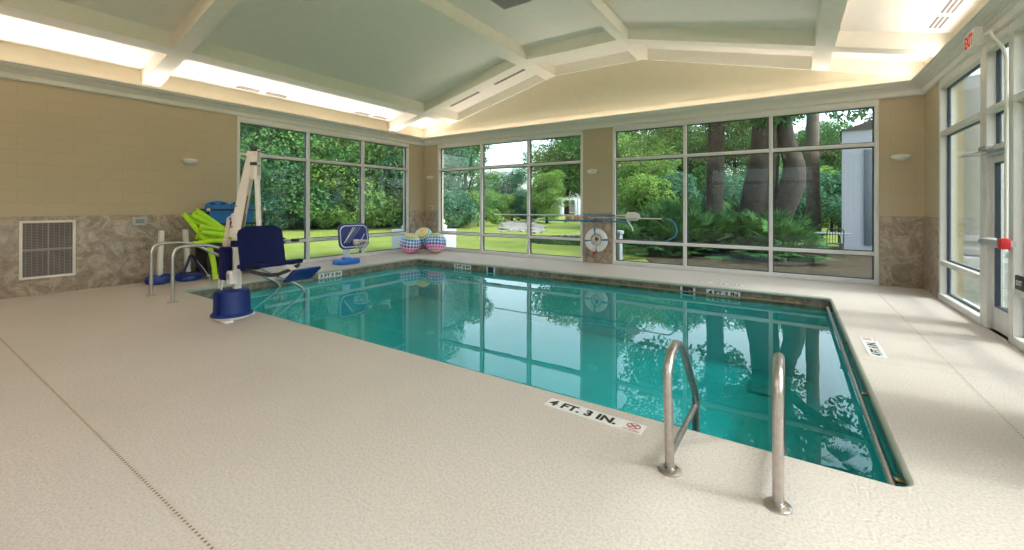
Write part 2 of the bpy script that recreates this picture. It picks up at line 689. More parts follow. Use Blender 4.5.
def lettering(name, body, width, height, mat, mtx, parent, bold=.02):
    me = text_mesh(body, width, height, bold)
    # one part per letter
    spans = []
    for p in me.polygons:
        xs = [me.vertices[v].co.x for v in p.vertices]
        spans.append((min(xs), max(xs)))
    spans.sort()
    cuts, hi = [], spans[0][1]
    for a, b in spans:
        if a - hi > height * .004:
            cuts.append((a + hi) / 2)
        hi = max(hi, b)
    out = []
    edges = [-1e9] + cuts + [1e9]
    for lo_, hi_ in zip(edges, edges[1:]):
        b0 = bmesh.new()
        b0.from_mesh(me)
        bmesh.ops.remove_doubles(b0, verts=list(b0.verts), dist=1e-6)
        kill = [f for f in b0.faces if not lo_ < f.calc_center_median().x < hi_]
        bmesh.ops.delete(b0, geom=kill, context='FACES')
        m2 = bpy.data.meshes.new(name)
        b0.to_mesh(m2)
        b0.free()
        m2.transform(mtx)
        m2.materials.append(mat)
        o = bpy.data.objects.new(name, m2)
        COL.objects.link(o)
        o.parent = parent
        out.append(o)
    bpy.data.meshes.remove(me)
    return out


# ================================================================== THE SETTING
# ---- deck with a hole for the pool
def rounded_rect(x0, x1, y0, y1, r, n=6):
    pts = []
    for cx, cy, a in ((x1 - r, y0 + r, -pi / 2), (x1 - r, y1 - r, 0), (x0 + r, y1 - r, pi / 2), (x0 + r, y0 + r, pi)):
        for k in range(n + 1):
            t = a + pi / 2 * k / n
            pts.append((cx + r * cos(t), cy + r * sin(t)))
    return pts


mb = MB()
outer = [(XL - .3, YR - .3), (XR + .3, YR - .3), (XR + .3, YB + .3), (XL - .3, YB + .3)]
inner = rounded_rect(PX0, PX1, PY0, PY1, .10)
loops = [[Vector((x, y, 0)) for x, y in outer], [Vector((x, y, 0)) for x, y in inner]]
flat = loops[0] + loops[1]
vs = [mb.bm.verts.new(p) for p in flat]
for tri in geometry.tessellate_polygon(loops):
    f = mb.bm.faces.new([vs[i] for i in tri])
bmesh.ops.recalc_face_normals(mb.bm, faces=list(mb.bm.faces))
for f in mb.bm.faces:
    f.normal_update()
    if f.normal.z < 0:
        f.normal_flip()
floor = mb.build('floor', M['deck'], smooth=False)
tag(floor, 'pale beige textured pool deck running around the pool', 'floor', kind='structure')

# coping nose
mb = MB()
prof = [(0, 0), (-.012, -.004), (-.022, -.014), (-.026, -.028), (-.022, -.045), (-.010, -.055), (.03, -.058)]
# each profile point: offset towards pool is negative d
rings = []
for d, z in prof:
    ring = rounded_rect(PX0 - d, PX1 + d, PY0 - d, PY1 + d, max(.02, .10 + d))
    rings.append([mb.bm.verts.new((x, y, z)) for x, y in ring])
for a, b in zip(rings, rings[1:]):
    n = len(a)
    for k in range(n):
        mb.bm.faces.new((a[k], a[(k + 1) % n], b[(k + 1) % n], b[k]))
bmesh.ops.recalc_face_normals(mb.bm, faces=list(mb.bm.faces))
mb.build('coping', M['coping'], floor, angle=60)

# deck joints and slot drains
mb = MB()
mb.box(-3.715, -3.705, YR, PY0 - .02, -.002, .0012)
mb.box(-8.6, -8.592, YR, .76, -.002, .0012)
mb.box(-3.71, -3.70, PY1 + .02, YB, -.002, .0012)
mb.build('joint', simple('joint_line', (.66, .58, .50), .7), floor)
mb = MB()
mb.box(XL + .02, XR - .02, .762, .794, -.002, .0018)
dr = mb.build('slot_drain', M['slot'], floor)
mb = MB()
for x0 in [(-7.2 + .03 * i) for i in range(240)]:
    mb.box(x0, x0 + .012, .772, .784, .001, .0026)
mb.build('drain_slot', M['drain_hole'], dr, smooth=False)
mb = MB()
mb.box(1.170, 1.198, .80, 8.95, -.002, .0018)
dr = mb.build('slot_drain', simple('drain_plastic_grey', (.60, .55, .51), .6), floor)
mb = MB()
for i in range(150):
    y0 = 3.7 + .035 * i
    mb.box(1.180, 1.188, y0, y0 + .010, .001, .0026)
mb.build('drain_slot', M['drain_hole'], dr, smooth=False)
mb = MB()
mb.box(.60, XR, 8.945, 8.952, -.002, .0012)
mb.box(PX1 + .03, XR, 5.0, 5.006, -.002, .0012)
mb.build('joint', M['slot'], floor)

# ---- pool shell
pool = empty('pool_basin')
tag(pool, 'sunken rectangular swimming pool shell with slate waterline tiles', 'pool', kind='structure')
mb = MB()
ring = rounded_rect(PX0 - .01, PX1 + .01, PY0 - .01, PY1 + .01, .10)
n = len(ring)
zt = [mb.bm.verts.new((x, y, -.057)) for x, y in ring]
zb = [mb.bm.verts.new((x, y, -.225)) for x, y in ring]
for k in range(n):
    mb.bm.faces.new((zt[k], zb[k], zb[(k + 1) % n], zt[(k + 1) % n]))
mb.build('waterline_tile', M['slate'], pool, angle=30)
mb = MB()


def pool_depth(x):
    return -1.02 - .33 * min(1, max(0, (x - PX0 - 1.0) / 7.5))


ringb = rounded_rect(PX0 - .01, PX1 + .01, PY0 - .01, PY1 + .01, .10)
zt = [mb.bm.verts.new((x, y, -.225)) for x, y in ringb]
zb = [mb.bm.verts.new((x, y, pool_depth(x))) for x, y in ringb]
for k in range(n):
    mb.bm.faces.new((zt[k], zb[k], zb[(k + 1) % n], zt[(k + 1) % n]))
mb.bm.faces.new(zb)
mb.build('shell', M['plaster'], pool, smooth=False)
# entry steps at the left end, going down towards +y
for i in range(4):
    mb = MB()
    y0, y1, zz = PY0 + .40 * i, PY0 + .40 * (i + 1), -.34 - .19 * i
    mb.box(PX0, -7.15, y0 - (.01 if i == 0 else 0), y1, -1.10, zz, .01)
    st = mb.build('step', M['plaster'], pool)
    mb = MB()
    mb.box(PX0 + .01, -7.15, y1 - .05, y1 + .004, zz - .03, zz + .003)
    mb.build('step_edge', M['plaster_edge'], st)
# floor drain grate
mb = MB()
zz = -1.30
mb.box(-.52, -.21, 7.04, 7.42, zz, zz + .03, .008)
gr = mb.build('main_drain', simple('drain_grate', (.18, .45, .46), .6), pool)
mb = MB()
for i in range(9):
    mb.box(-.51, -.22, 7.06 + .04 * i, 7.075 + .04 * i, zz + .03, zz + .034)
mb.build('slat', simple('drain_slat', (.30, .42, .42), .6), gr)
# waterline skimmer mouths in the back wall
for xa, xb in ((-1.66, -1.41), (-6.03, -5.79)):
    mb = MB()
    y = PY1 + .008
    mb.box(xa, xa + .035, y - .012, y + .004, -.19, -.062)
    mb.box(xb - .035, xb, y - .012, y + .004, -.19, -.062)
    mb.box(xa, xb, y - .012, y + .004, -.215, -.19)
    sk = mb.build('skimmer_mouth', M['white_plastic'], pool)
    mb = MB()
    mb.box(xa + .035, xb - .035, y - .006, y + .003, -.19, -.062)
    mb.build('opening', simple('skimmer_dark', (.02, .03, .06), .4), sk)

mb = MB()
mb.face([(PX0 - .01, PY0 - .01, WZ), (PX1 + .01, PY0 - .01, WZ), (PX1 + .01, PY1 + .01, WZ), (PX0 - .01, PY1 + .01, WZ)])
water = mb.build('pool_water', M['water'], smooth=False)
tag(water, 'still teal water filling the indoor swimming pool', 'water', kind='stuff')

# ---- walls
WT = .25


def wall_segments(name, segs, label):
    mb = MB()
    for s in segs:
        mb.box(*s)
    o = mb.build(name, M['block'], smooth=False)
    return tag(o, label, 'wall', kind='structure')


ZW = 3.70
wl = wall_segments('wall_left', [(XL - WT, XL, YR - WT, 4.316, -.3, ZW), (XL - WT, XL, 9.156, YB + WT, -.3, ZW),
                                 (XL - WT, XL, 4.316, 9.156, ZC, ZW), (XL - WT, XL, 4.316, 9.156, -.3, -.0)],
                   'tan painted block wall with stone wainscot on the left')
wb = wall_segments('wall_back', [(XL, -9.192, YB, YB + WT, -.3, ZW), (-4.32, -3.546, YB, YB + WT, -.3, ZW), (1.31, XR + WT, YB, YB + WT, -.3, ZW),
                                 (-9.192, -4.32, YB, YB + WT, ZC, ZW), (-3.546, 1.31, YB, YB + WT, ZC, ZW),
                                 (-9.192, -4.32, YB, YB + WT, -.3, 0), (-3.546, 1.31, YB, YB + WT, -.3, 0)],
                   'tan painted back wall between the large garden windows')
wr = wall_segments('wall_right', [(XR, XR + WT, 8.937, YB, -.3, ZW), (XR, XR + WT, 3.3, 4.25, -.3, ZW), (XR, XR + WT, YR - WT, -2.4, -.3, ZW),
                                  (XR, XR + WT, -2.4, 3.3, ZC, ZW), (XR, XR + WT, 4.25, 8.937, ZC, ZW),
                                  (XR, XR + WT, -2.4, 3.3, -.3, 0), (XR, XR + WT, 4.25, 8.937, -.3, 0)],
                  'tan right-hand wall holding the glazed door and windows')
wf = wall_segments('wall_front', [(XL - WT, -8.8, YR - WT, YR, -.3, ZW), (-8.8, -3.3, YR - WT, YR, -.3, ZW), (.9, XR + WT, YR - WT, YR, -.3, ZW),
                                  (-3.3, .9, YR - WT, YR, ZC, ZW), (-3.3, .9, YR - WT, YR, -.3, 0)],
                  'tan wall behind the viewer')
mb = MB()
gp = [(XL - WT, ZW)] + [(x, soffit(x) + .262) for x in (XL, -5.08, -2.83, XR)] + [(XR + WT, ZW)]
mb.prism(gp, 'y', YB, YB + WT)
mb.build('gable', M['tympanum'], wb, smooth=False)
mb = MB()
mb.box(XL, XR, YB - .004, YB + .01, ZC + .1, ZW)
mb.build('cove_back', M['tympanum'], wb, smooth=False)
mb = MB()
mb.box(XL - .01, XL + .004, YR, YB, ZC + .1, 3.84)
mb.build('cove_back', M['tympanum'], wl, smooth=False)
mb = MB()
mb.box(XR - .004, XR + .01, YR, YB, ZC + .1, 3.84)
mb.build('cove_back', M['tympanum'], wr, smooth=False)
mb = MB()
mb.prism(gp, 'y', YR - WT, YR)
mb.build('gable', M['tympanum'], wf, smooth=False)

# stone wainscot cladding
t = .014
mb = MB()
mb.box(XL, XL + t, YR, 4.30, 0, ZT, .003)
mb.box(XL, XL + t, 9.172, YB, 0, ZT, .003)
mb.build('wainscot', M['wainscot'], wl)
mb = MB()
mb.box(XL + t, -9.205, YB - t, YB, 0, ZT, .003)
mb.box(-4.305, -3.56, YB - t, YB, 0, ZT, .003)
mb.box(1.325, XR - t, YB - t, YB, 0, ZT, .003)
mb.build('wainscot', M['wainscot'], wb)
mb = MB()
mb.box(XR - t, XR, 8.952, YB, 0, ZT, .003)
mb.box(XR - t, XR, 3.31, 4.24, 0, ZT, .003)
mb.build('wainscot', M['wainscot'], wr)

# crown moulding with a lighting trough behind its lip
mb = MB()
prof = [(0, ZC), (.020, ZC), (.022, ZC + .010), (.044, ZC + .016), (.046, ZC + .026), (.056, ZC + .086)]
for k in range(4):
    d0, zz = .066 + .017 * k, ZC + .092 + .016 * k
    prof += [(d0 - .012, zz), (d0 + .006, zz + .002), (d0 + .008, zz + .012)]
prof += [(.110, ZC + .158), (.132, ZC + .162), (.150, ZC + .176), (.172, ZC + .198), (.176, ZC + .206),
         (.196, ZC + .208), (.205, ZC + .214), (.205, ZC + .236), (.188, ZC + .236), (.175, ZC + .190), (0, ZC + .190)]
rings = []
for d, z in prof:
    rings.append([mb.bm.verts.new(p) for p in ((XL + d, YR + d, z), (XR - d, YR + d, z), (XR - d, YB - d, z), (XL + d, YB - d, z))])
for a, b in zip(rings, rings[1:]):
    for k in range(4):
        mb.bm.faces.new((a[k], b[k], b[(k + 1) % 4], a[(k + 1) % 4]))
bmesh.ops.recalc_face_normals(mb.bm, faces=list(mb.bm.faces))
crown = mb.build('trim_1', M['trim'], smooth=False)
tag(crown, 'stepped cream crown moulding around the top of the walls', 'crown moulding', kind='structure')

# ---- ceiling: vaulted, coffered
UP = .25
mb = MB()
xs = (XL - .02, -5.08, -2.83, XR + .02)
poly = [(x, soffit(x) + UP) for x in xs] + [(x, soffit(x) + UP + .2) for x in reversed(xs)]
mb.prism(poly, 'y', YR - WT, YB + WT)
ceil = mb.build('ceiling', M['ceil'], smooth=False)
tag(ceil, 'vaulted coffered ceiling with cream beams', 'ceiling', kind='structure')


def beam_along_y(x0, x1):
    mb = MB()
    px = [x0] + [k for k in (-5.08, -2.83) if x0 < k < x1] + [x1]
    poly = [(x, soffit(x) - .002) for x in px] + [(x, soffit(x) + UP + .02) for x in reversed(px)]
    mb.prism(poly, 'y', YR, YB)
    mb.build('beam', M['beam'], ceil, smooth=False)


def beam_along_x(y0, y1, drop=0.0):
    mb = MB()
    px = (XL, -5.08, -2.83, XR)
    poly = [(x, soffit(x) - drop) for x in px] + [(x, soffit(x) + UP + .02) for x in reversed(px)]
    mb.prism(poly, 'y', y0, y1)
    mb.build('beam', M['beam'], ceil, smooth=False)


for a, b in ((-8.585, -8.35), (-5.36, -5.08), (-2.95, -2.72), (.335, .585)):
    beam_along_y(a, b)
for a, b in ((2.73, 2.99), (8.36, 8.63), (-2.9, -2.64)):
    beam_along_x(a, b)
beam_along_x(9.775, YB)


# ---- windows
def window(idx, axis, plane, sgn, a0, a1, mulls, z0=0.0, z1=ZC, bars=(.55, 2.495), label=None):
    """axis: running direction; plane: inner wall face; sgn: outward direction"""
    w = empty('window_%d' % idx)
    tag(w, label, 'window', kind='structure')
    fw, dep = .06, .13

    def B(mb, p0, p1, q0, q1, d0, d1, bevel=.004):
        lo, hi = sorted((plane + sgn * d0, plane + sgn * d1))
        if axis == 'y':
            mb.box(lo, hi, p0, p1, q0, q1, bevel)
        else:
            mb.box(p0, p1, lo, hi, q0, q1, bevel)
    mb = MB()
    B(mb, a0, a0 + .06, z0, z1, -.012, dep)
    B(mb, a1 - .06, a1, z0, z1, -.012, dep)
    B(mb, a0 + .004, a1 - .004, z1 - .115, z1 - .001, -.016, dep - .004)
    B(mb, a0 + .004, a1 - .004, z0, z0 + .085, -.02, dep - .006)
    for c in mulls:
        B(mb, c - .033, c + .033, z0, z1, -.012, dep)
    for z in bars:
        B(mb, a0 + .004, a1 - .004, z - .033, z + .033, -.009, dep - .008)
    mb.build('frame', M['frame'], w)
    cols = [a0 + .06] + [v for c in mulls for v in (c - .033, c + .033)] + [a1 - .06]
    rows = [z0 + .085] + [v for z in bars for v in (z - .033, z + .033)] + [z1 - .115]
    mg, gl = MB(), MB()
    for i in range(0, len(cols), 2):
        for j in range(0, len(rows), 2):
            p0, p1, q0, q1 = cols[i], cols[i + 1], rows[j], rows[j + 1]
            g = .018
            B(mg, p0, p0 + g, q0, q1, .062, .10, 0)
            B(mg, p1 - g, p1, q0, q1, .062, .10, 0)
            B(mg, p0 + g, p1 - g, q0, q0 + g, .062, .10, 0)
            B(mg, p0 + g, p1 - g, q1 - g, q1, .062, .10, 0)
            B(gl, p0 + g, p1 - g, q0 + g, q1 - g, .074, .082, 0)
    mg.build('gasket', M['gasket'], w, smooth=False)
    gl.build('glass', M['glass'], w, smooth=False)
    return w


window(1, 'y', XL, -1, 4.316, 9.156, (5.912, 7.498), label='nine-pane window in the left wall looking onto woods')
window(2, 'x', YB, 1, -9.192, -4.32, (-7.50, -5.91), label='nine-pane back window overlooking lawn and pond')
window(3, 'x', YB, 1, -3.546, 1.31, (-1.92, -.318), label='nine-pane back window before the oaks and palms')
window(4, 'y', XR, 1, 7.215, 8.937, (), label='tall narrow window left of the glazed door')
window(5, 'y', XR, 1, 4.25, 6.43, (5.35,), label='tall window right of the glazed door')
window(6, 'y', XR, 1, -2.4, 3.3, (-.5, 1.4), label='large window in the right wall beside the viewer')
window(7, 'x', YR, -1, -3.3, .9, (-1.9, -.5), label='large unseen window added behind the viewer to let in daylight')  # unseen rear glazing, added so daylight reaches the near deck

# ---- glazed door in the right wall
door = empty('door_1')
tag(door, 'cream glazed exit door with grey push bar in the right wall', 'door', kind='structure')
mb = MB()
mb.box(XR - .012, XR + .13, 7.07, 7.214, 0, ZC - .002, .004)
mb.box(XR - .012, XR + .13, 6.431, 6.49, 0, ZC - .002, .004)
mb.box(XR - .009, XR + .12, 6.488, 7.072, 2.03, 2.085, .004)
mb.box(XR - .009, XR + .12, 6.488, 7.072, 2.46, 2.53, .004)
mb.box(XR - .016, XR + .125, 6.488, 7.072, ZC - .115, ZC - .001, .004)
mb.build('door_frame', M['frame'], door)
mb = MB()
for y0, y1, q0, q1 in ((6.50, 6.585, .01, 2.025), (6.975, 7.06, .01, 2.025), (6.585, 6.975, .01, .27), (6.585, 6.975, 1.89, 2.025)):
    mb.box(XR + .03, XR + .075, y0, y1, q0, q1, .003)
mb.build('door_leaf', M['frame'], door)
mb = MB()
for y0, y1, q0, q1 in ((6.585, 6.60, .27, 1.89), (6.96, 6.975, .27, 1.89), (6.60, 6.96, .27, .285), (6.60, 6.96, 1.875, 1.89)):
    mb.box(XR + .025, XR + .07, y0, y1, q0, q1)
for q0, q1 in ((2.085, 2.46), (2.53, ZC - .115)):
    for y0, y1, z0, z1 in ((6.49, 6.508, q0, q1), (7.052, 7.07, q0, q1), (6.508, 7.052, q0, q0 + .018), (6.508, 7.052, q1 - .018, q1)):
        mb.box(XR + .062, XR + .10, y0, y1, z0, z1)
mb.build('gasket', M['gasket'], door, smooth=False)
mb = MB()
mb.box(XR + .048, XR + .056, 6.60, 6.96, .285, 1.875)
mb.box(XR + .074, XR + .082, 6.508, 7.052, 2.103, 2.442)
mb.box(XR + .074, XR + .082, 6.508, 7.052, 2.548, ZC - .133)
mb.build('glass', M['glass'], door, smooth=False)
mb = MB()
mb.tube([(XR - .06, 6.99, 1.0), (XR - .06, 6.40, 1.0)], .043, 14)
mb.tube([(XR + .035, 6.99, 1.0), (XR - .07, 6.99, 1.0)], .055, 14)
mb.tube([(XR + .035, 6.56, 1.0), (XR - .06, 6.56, 1.0)], .022, 10)
mb.build('push_bar', M['grey_metal'], door)
mb = MB()
mb.box(XR - .075, XR - .012, 6.86, 7.10, 2.035, 2.085, .01)
mb.tube([(XR - .05, 6.95, 2.03), (XR - .17, 7.25, 2.0), (XR - .05, 7.10, 1.99), (XR + .03, 6.75, 1.985)], .011, 8)
mb.build('door_closer', M['grey_metal'], door)

# ================================================================== OUTSIDE
mb = MB()
for x0, x1, y0, y1 in ((-70, XL - .2, -40, 95), (XR + .2, 45, -40, 95), (XL - .2, XR + .2, YB + .2, 95), (XL - .2, XR + .2, -40, YR - .2)):
    mb.box(x0, x1, y0, y1, GZ - .3, GZ)
lawn = mb.build('ground', M['lawn'], smooth=False)
tag(lawn, 'sunlit green lawn outside the windows', 'lawn', kind='structure')
mb = MB()
pts = []
for k in range(40):
    a = 2 * pi * k / 40
    rr = 1 + .06 * sin(3 * a) + .04 * sin(7 * a + 1)
    pts.append((-.2 + 4.1 * rr * cos(a), 15.8 + 5.6 * rr * sin(a)))
mb.prism(pts, 'z', GZ - .05, GZ + .02)
mu = mb.build('mulch_bed', M['mulch'], smooth=False)
tag(mu, 'brown leaf-littered bed under the oaks and palms', 'mulch bed', kind='structure')
mb = MB()
pts = []
for k in range(48):
    a = 2 * pi * k / 48
    rr = 1 + .07 * sin(2 * a + .5) + .05 * sin(5 * a)
    pts.append((-7.4 + 3.4 * rr * cos(a), 19.6 + 3.9 * rr * sin(a)))
mb.prism(pts, 'z', GZ - .05, GZ + .015)
pond = mb.build('pond', M['pond'], smooth=False)
tag(pond, 'small dark garden pond beyond the lawn, seen through the middle window', 'pond', kind='structure')
# pale rocks in the bank beside the pond
mb = MB()
rnd = random.Random(3)
for i in range(150):
    tt = rnd.random()
    cx = -13.6 - 8.4 * tt + rnd.uniform(-1.2, 1.2)
    cy = 22.6 + 11.5 * tt + rnd.uniform(-1.6, 1.6)
    r0 = rnd.uniform(.2, .55)
    t_ = bmesh.new()
    bmesh.ops.create_icosphere(t_, subdivisions=1, radius=1.0)
    for v in t_.verts:
        v.co = Vector((cx + v.co.x * r0 * rnd.uniform(.8, 1.2), cy + v.co.y * r0 * rnd.uniform(.8, 1.2), GZ + .02 + v.co.z * r0 * .32))
    mb._merge(t_)
rk = mb.build('rock_bank', M['rock'])
tag(rk, 'spread of pale flat rocks on the lawn beside the pond', 'rocks', kind='stuff')


# ---- porch columns outside the corners
def porch_column(x, y, label):
    c = empty('porch_column', (x, y, GZ), label=label, cat='column')
    mb = MB()
    mb.box(-.80, .80, -.80, .80, 0, .80, .02)
    mb.build('plinth', M['stone_white'], c)
    mb = MB()
    mb.lathe([(.76, .80), (.79, .84), (.79, .92), (.74, .96), (.69, .98), (.69, 1.02), (.73, 1.06), (.71, 1.12), (.66, 1.16), (.65, 1.3), (.63, 3.4), (.58, 3.9)], n=32)
    mb.build('shaft', M['stone_white'], c)
    return c


porch_column(-10.86, 10.90, 'thick white porch column on a square plinth outside the far left corner')
porch_column(2.98, 10.90, 'thick white porch column outside the right corner')

# ---- white building wing
bl = empty('building_wing', (1.54, 19.06, GZ), radians(-4.8), label='white garden building behind the right-hand palms', cat='building')
mb = MB()
mb.box(0, 6, 0, 3, 0, 4.3)
mb.build('wall', M['siding'], bl, smooth=False)
mb = MB()
mb.prism([(-.05, 4.3), (6.05, 4.3), (3.0, 5.4)], 'y', -.05, 3.05)
mb.build('roof', M['roof'], bl, smooth=False)
for k, x in enumerate((.62, .95)):
    mb = MB()
    mb.box(x, x + .26, -.06, 0, .3, 3.6, .01)
    mb.build('shutter', simple('grey_shutter', (.12, .14, .18), .5), bl)
# building to the right, seen through the door glass
b2 = empty('neighbour_building', (9.2, 16.0, GZ), label='low beige building seen through the door glass', cat='building')
mb = MB()
mb.box(0, 7, 0, 22, 0, 3.4)
mb.build('wall', simple('beige_siding', (.30, .27, .24), .7), b2, smooth=False)
mb = MB()
mb.prism([(-.6, 3.4), (7.6, 3.4), (3.5, 5.4)], 'y', -.6, 22.6)
mb.build('roof', M['roof'], b2, smooth=False)
for y in (4, 9, 14):
    mb = MB()
    mb.box(-.05, 0, y, y + 1.6, .9, 2.4, .01)
    wf_ = mb.build('window_frame', M['stone_white'], b2)
    mb = MB()
    mb.box(-.07, -.05, y + .1, y + 1.5, 1.0, 2.3)
    mb.build('pane', M['gasket'], wf_)
for x in (1.2, 3.4):
    mb = MB()
    mb.box(x, x + 1.3, -.05, 0, .9, 2.5, .01)
    wf_ = mb.build('window_frame', M['stone_white'], b2)
    mb = MB()
    mb.box(x + .1, x + 1.2, -.07, -.05, 1.0, 2.4)
    mb.build('pane', M['gasket'], wf_)

# ---- pergola far across the lawn
pg = empty('pergola', (-27.0, 57.0, GZ), radians(33), label='white pergola far across the lawn', cat='pergola')
for x in (-4.0, -1.2, 1.2, 4.0):
    for y in (0, 3.0):
        mb = MB()
        mb.box(x - .18, x + .18, y - .18, y + .18, 0, 2.45, .02)
        mb.build('post', M['stone_white'], pg)
mb = MB()
for y in (0, 3.0):
    mb.box(-4.6, 4.6, y - .1, y + .1, 2.45, 2.70)
mb.build('beam', M['stone_white'], pg, smooth=False)
mb = MB()
for k in range(12):
    x = -4.3 + .78 * k
    mb.box(x - .05, x + .05, -.6, 3.6, 2.70, 2.86)
mb.build('rafters', M['stone_white'], pg, smooth=False)

# ---- white bollard by the window
M['bollard'] = simple('grey_white_paint', (.22, .25, .29), .6)
bo = empty('garden_bollard', (-4.05, 11.55, GZ), label='short white post with a flat cap outside beside the pillar', cat='bollard')
mb = MB()
mb.box(-.12, .12, -.12, .12, 0, .85, .01)
mb.build('post', M['bollard'], bo)
mb = MB()
mb.box(-.15, .15, -.15, .15, .85, .95, .01)
mb.build('cap', M['bollard'], bo)

# ---- patio table and chairs
pt = empty('patio_table', (1.15, 17.9, GZ), label='round grey-topped patio table beside the white garden building', cat='table')
mb = MB()
mb.lathe([(.55, .70), (.56, .72), (.55, .74)], n=28)
mb.build('tabletop', M['patio_top'], pt)
for k in range(4):
    a = pi / 4 + k * pi / 2
    mb = MB()
    mb.tube([(.42 * cos(a), .42 * sin(a), 0), (.30 * cos(a), .30 * sin(a), .70)], .018, 8)
    mb.build('leg', M['patio_metal'], pt)


def patio_chair(x, y, rz, label):
    c = empty('patio_chair', (x, y, GZ), rz, label=label, cat='chair')
    mb = MB()
    mb.box(-.22, .22, -.22, .22, .42, .45, .01)
    mb.build('seat', M['patio_metal'], c)
    mb = MB()
    mb.tube(fillet([(-.21, -.21, .44), (-.21, -.30, .92), (.21, -.30, .92), (.21, -.21, .44)], .08), .014, 8)
    for i in range(5):
        x0 = -.14 + .07 * i
        mb.tube([(x0, -.21, .44), (x0, -.30, .92)], .008, 6)
    mb.build('backrest', M['patio_metal'], c)
    for sx in (-1, 1):
        for sy in (-1, 1):
            mb = MB()
            mb.tube([(sx * .20, sy * .20, .43), (sx * .23, sy * .24, 0)], .013, 8)
            mb.build('leg', M['patio_metal'], c)


patio_chair(.42, 17.9, radians(-90), 'dark metal patio chair left of the grey patio table')
patio_chair(1.2, 17.1, radians(0), 'dark metal patio chair in front of the grey patio table')


# ---- plants
def leaf_mesh(name, n, blobs, size, mat, rnd, flat=.5, shell=.75):
    verts, faces = [], []
    tot = sum(b[3] * b[4] * b[5] for b in blobs)
    wts = [(b[3] * b[4] * b[5]) ** .67 for b in blobs]
    ws = sum(wts)
    for b, w in zip(blobs, wts):
        for _ in range(int(n * w / ws)):
            d = Vector((rnd.gauss(0, 1), rnd.gauss(0, 1), rnd.gauss(0, 1))).normalized()
            q = shell + (1 - shell) * rnd.random() if rnd.random() < .8 else rnd.random()
            p = Vector((b[0] + d.x * b[3] * q, b[1] + d.y * b[4] * q, b[2] + d.z * b[5] * q))
            nn = (d * .6 + Vector((rnd.uniform(-1, 1), rnd.uniform(-1, 1), rnd.uniform(-.3, 1.2)))).normalized()
            a = nn.orthogonal().normalized()
            a.rotate(Matrix.Rotation(rnd.uniform(0, 2 * pi), 3, nn))
            c = nn.cross(a)
            s = size * rnd.uniform(.6, 1.3)
            i0 = len(verts)
            verts += [p - a * s * .5, p + c * s * flat * .5 + nn * s * .06, p + a * s * .5, p - c * s * flat * .5 + nn * s * .06]
            faces.append((i0, i0 + 1, i0 + 2, i0 + 3))
    me = bpy.data.meshes.new(name)
    me.from_pydata(verts, [], faces)
    me.materials.append(mat)
    return me


def add_mesh(name, me, parent):
    o = bpy.data.objects.new(name, me)
    COL.objects.link(o)
    o.parent = parent
    return o


rnd = random.Random(11)


def crown_blobs(rnd, r, h, z0, k):
    out = []
    for i in range(k):
        a = rnd.uniform(0, 2 * pi)
        t_ = rnd.random()
        z = z0 + (h - z0) * t_
        rr = r * (1.0 - .45 * t_) * sqrt(rnd.random())
        q = r * rnd.uniform(.28, .45)
        out.append((rr * cos(a), rr * sin(a), z, q, q, q * .8))
    return out


def trunk_mesh(name, pts, radii, mat, branches=()):
    mb = MB()
    mb.tube(pts, 1, 10, radii=radii)
    for bp_, br_ in branches:
        mb.tube(bp_, 1, 7, radii=br_)
    mb.bm.normal_update()
    for f in mb.bm.faces:
        f.smooth = True
    me = bpy.data.meshes.new(name)
    mb.bm.to_mesh(me)
    mb.bm.free()
    me.materials.append(mat)
    return me


def make_tree_meshes(kind, mat, r, h, z0, n, size, k):
    br = []
    for i in range(5):
        a = 2 * pi * i / 5 + .4
        br.append(([(0, 0, z0 + .3 * i), (r * .35 * cos(a), r * .35 * sin(a), z0 + 1.2 + .5 * i), (r * .7 * cos(a), r * .7 * sin(a), z0 + 2.2 + .6 * i)], [.10, .07, .03]))
    tm = trunk_mesh('trunk', [(0, 0, -.1), (.06, .03, z0), (-.05, .1, (z0 + h) / 2), (.05, 0, h * .9)], [.28, .22, .14, .04], M['bark'], br)
    lm = leaf_mesh('foliage', n, crown_blobs(rnd, r, h - 1, z0, k), size, mat, rnd)
    return tm, lm


TREES = {
    'broad': make_tree_meshes('broad', M['leaf_a'], 4.2, 10.5, 1.6, 30000, .21, 40),
    'light': make_tree_meshes('light', M['leaf_b'], 3.6, 9.0, 1.2, 26000, .19, 36),
    'blue': make_tree_meshes('blue', M['leaf_c'], 3.8, 10.0, 1.0, 28000, .20, 36),
}
SHRUB = {
    'a': leaf_mesh('foliage', 9000, crown_blobs(rnd, 1.7, 2.4, .5, 16), .14, M['leaf_b'], rnd),
    'b': leaf_mesh('foliage', 9000, crown_blobs(rnd, 1.7, 2.2, .5, 16), .14, M['leaf_c'], rnd),
}
TREE_WORD = {'broad': 'dark green', 'light': 'light green', 'blue': 'blue-green'}


def tree(kind, x, y, s, where, sz=1.0, name='woodland_tree'):
    e = empty(name, (x, y, GZ), rnd.uniform(0, 6.28), label='%s leafy tree %s' % (TREE_WORD[kind], where), cat='tree', group='trees around the garden')
    e.scale = (s, s, s * sz)
    add_mesh('trunk', TREES[kind][0], e)
    add_mesh('foliage', TREES[kind][1], e)
    return e


def polar(px, depth):
    """ground position on the bearing of an image column (offline survey of the photograph)"""
    u = (px - 512) / 424.16
    return (depth * (u * .8364 - .5481), depth * (u * .5481 + .8364))


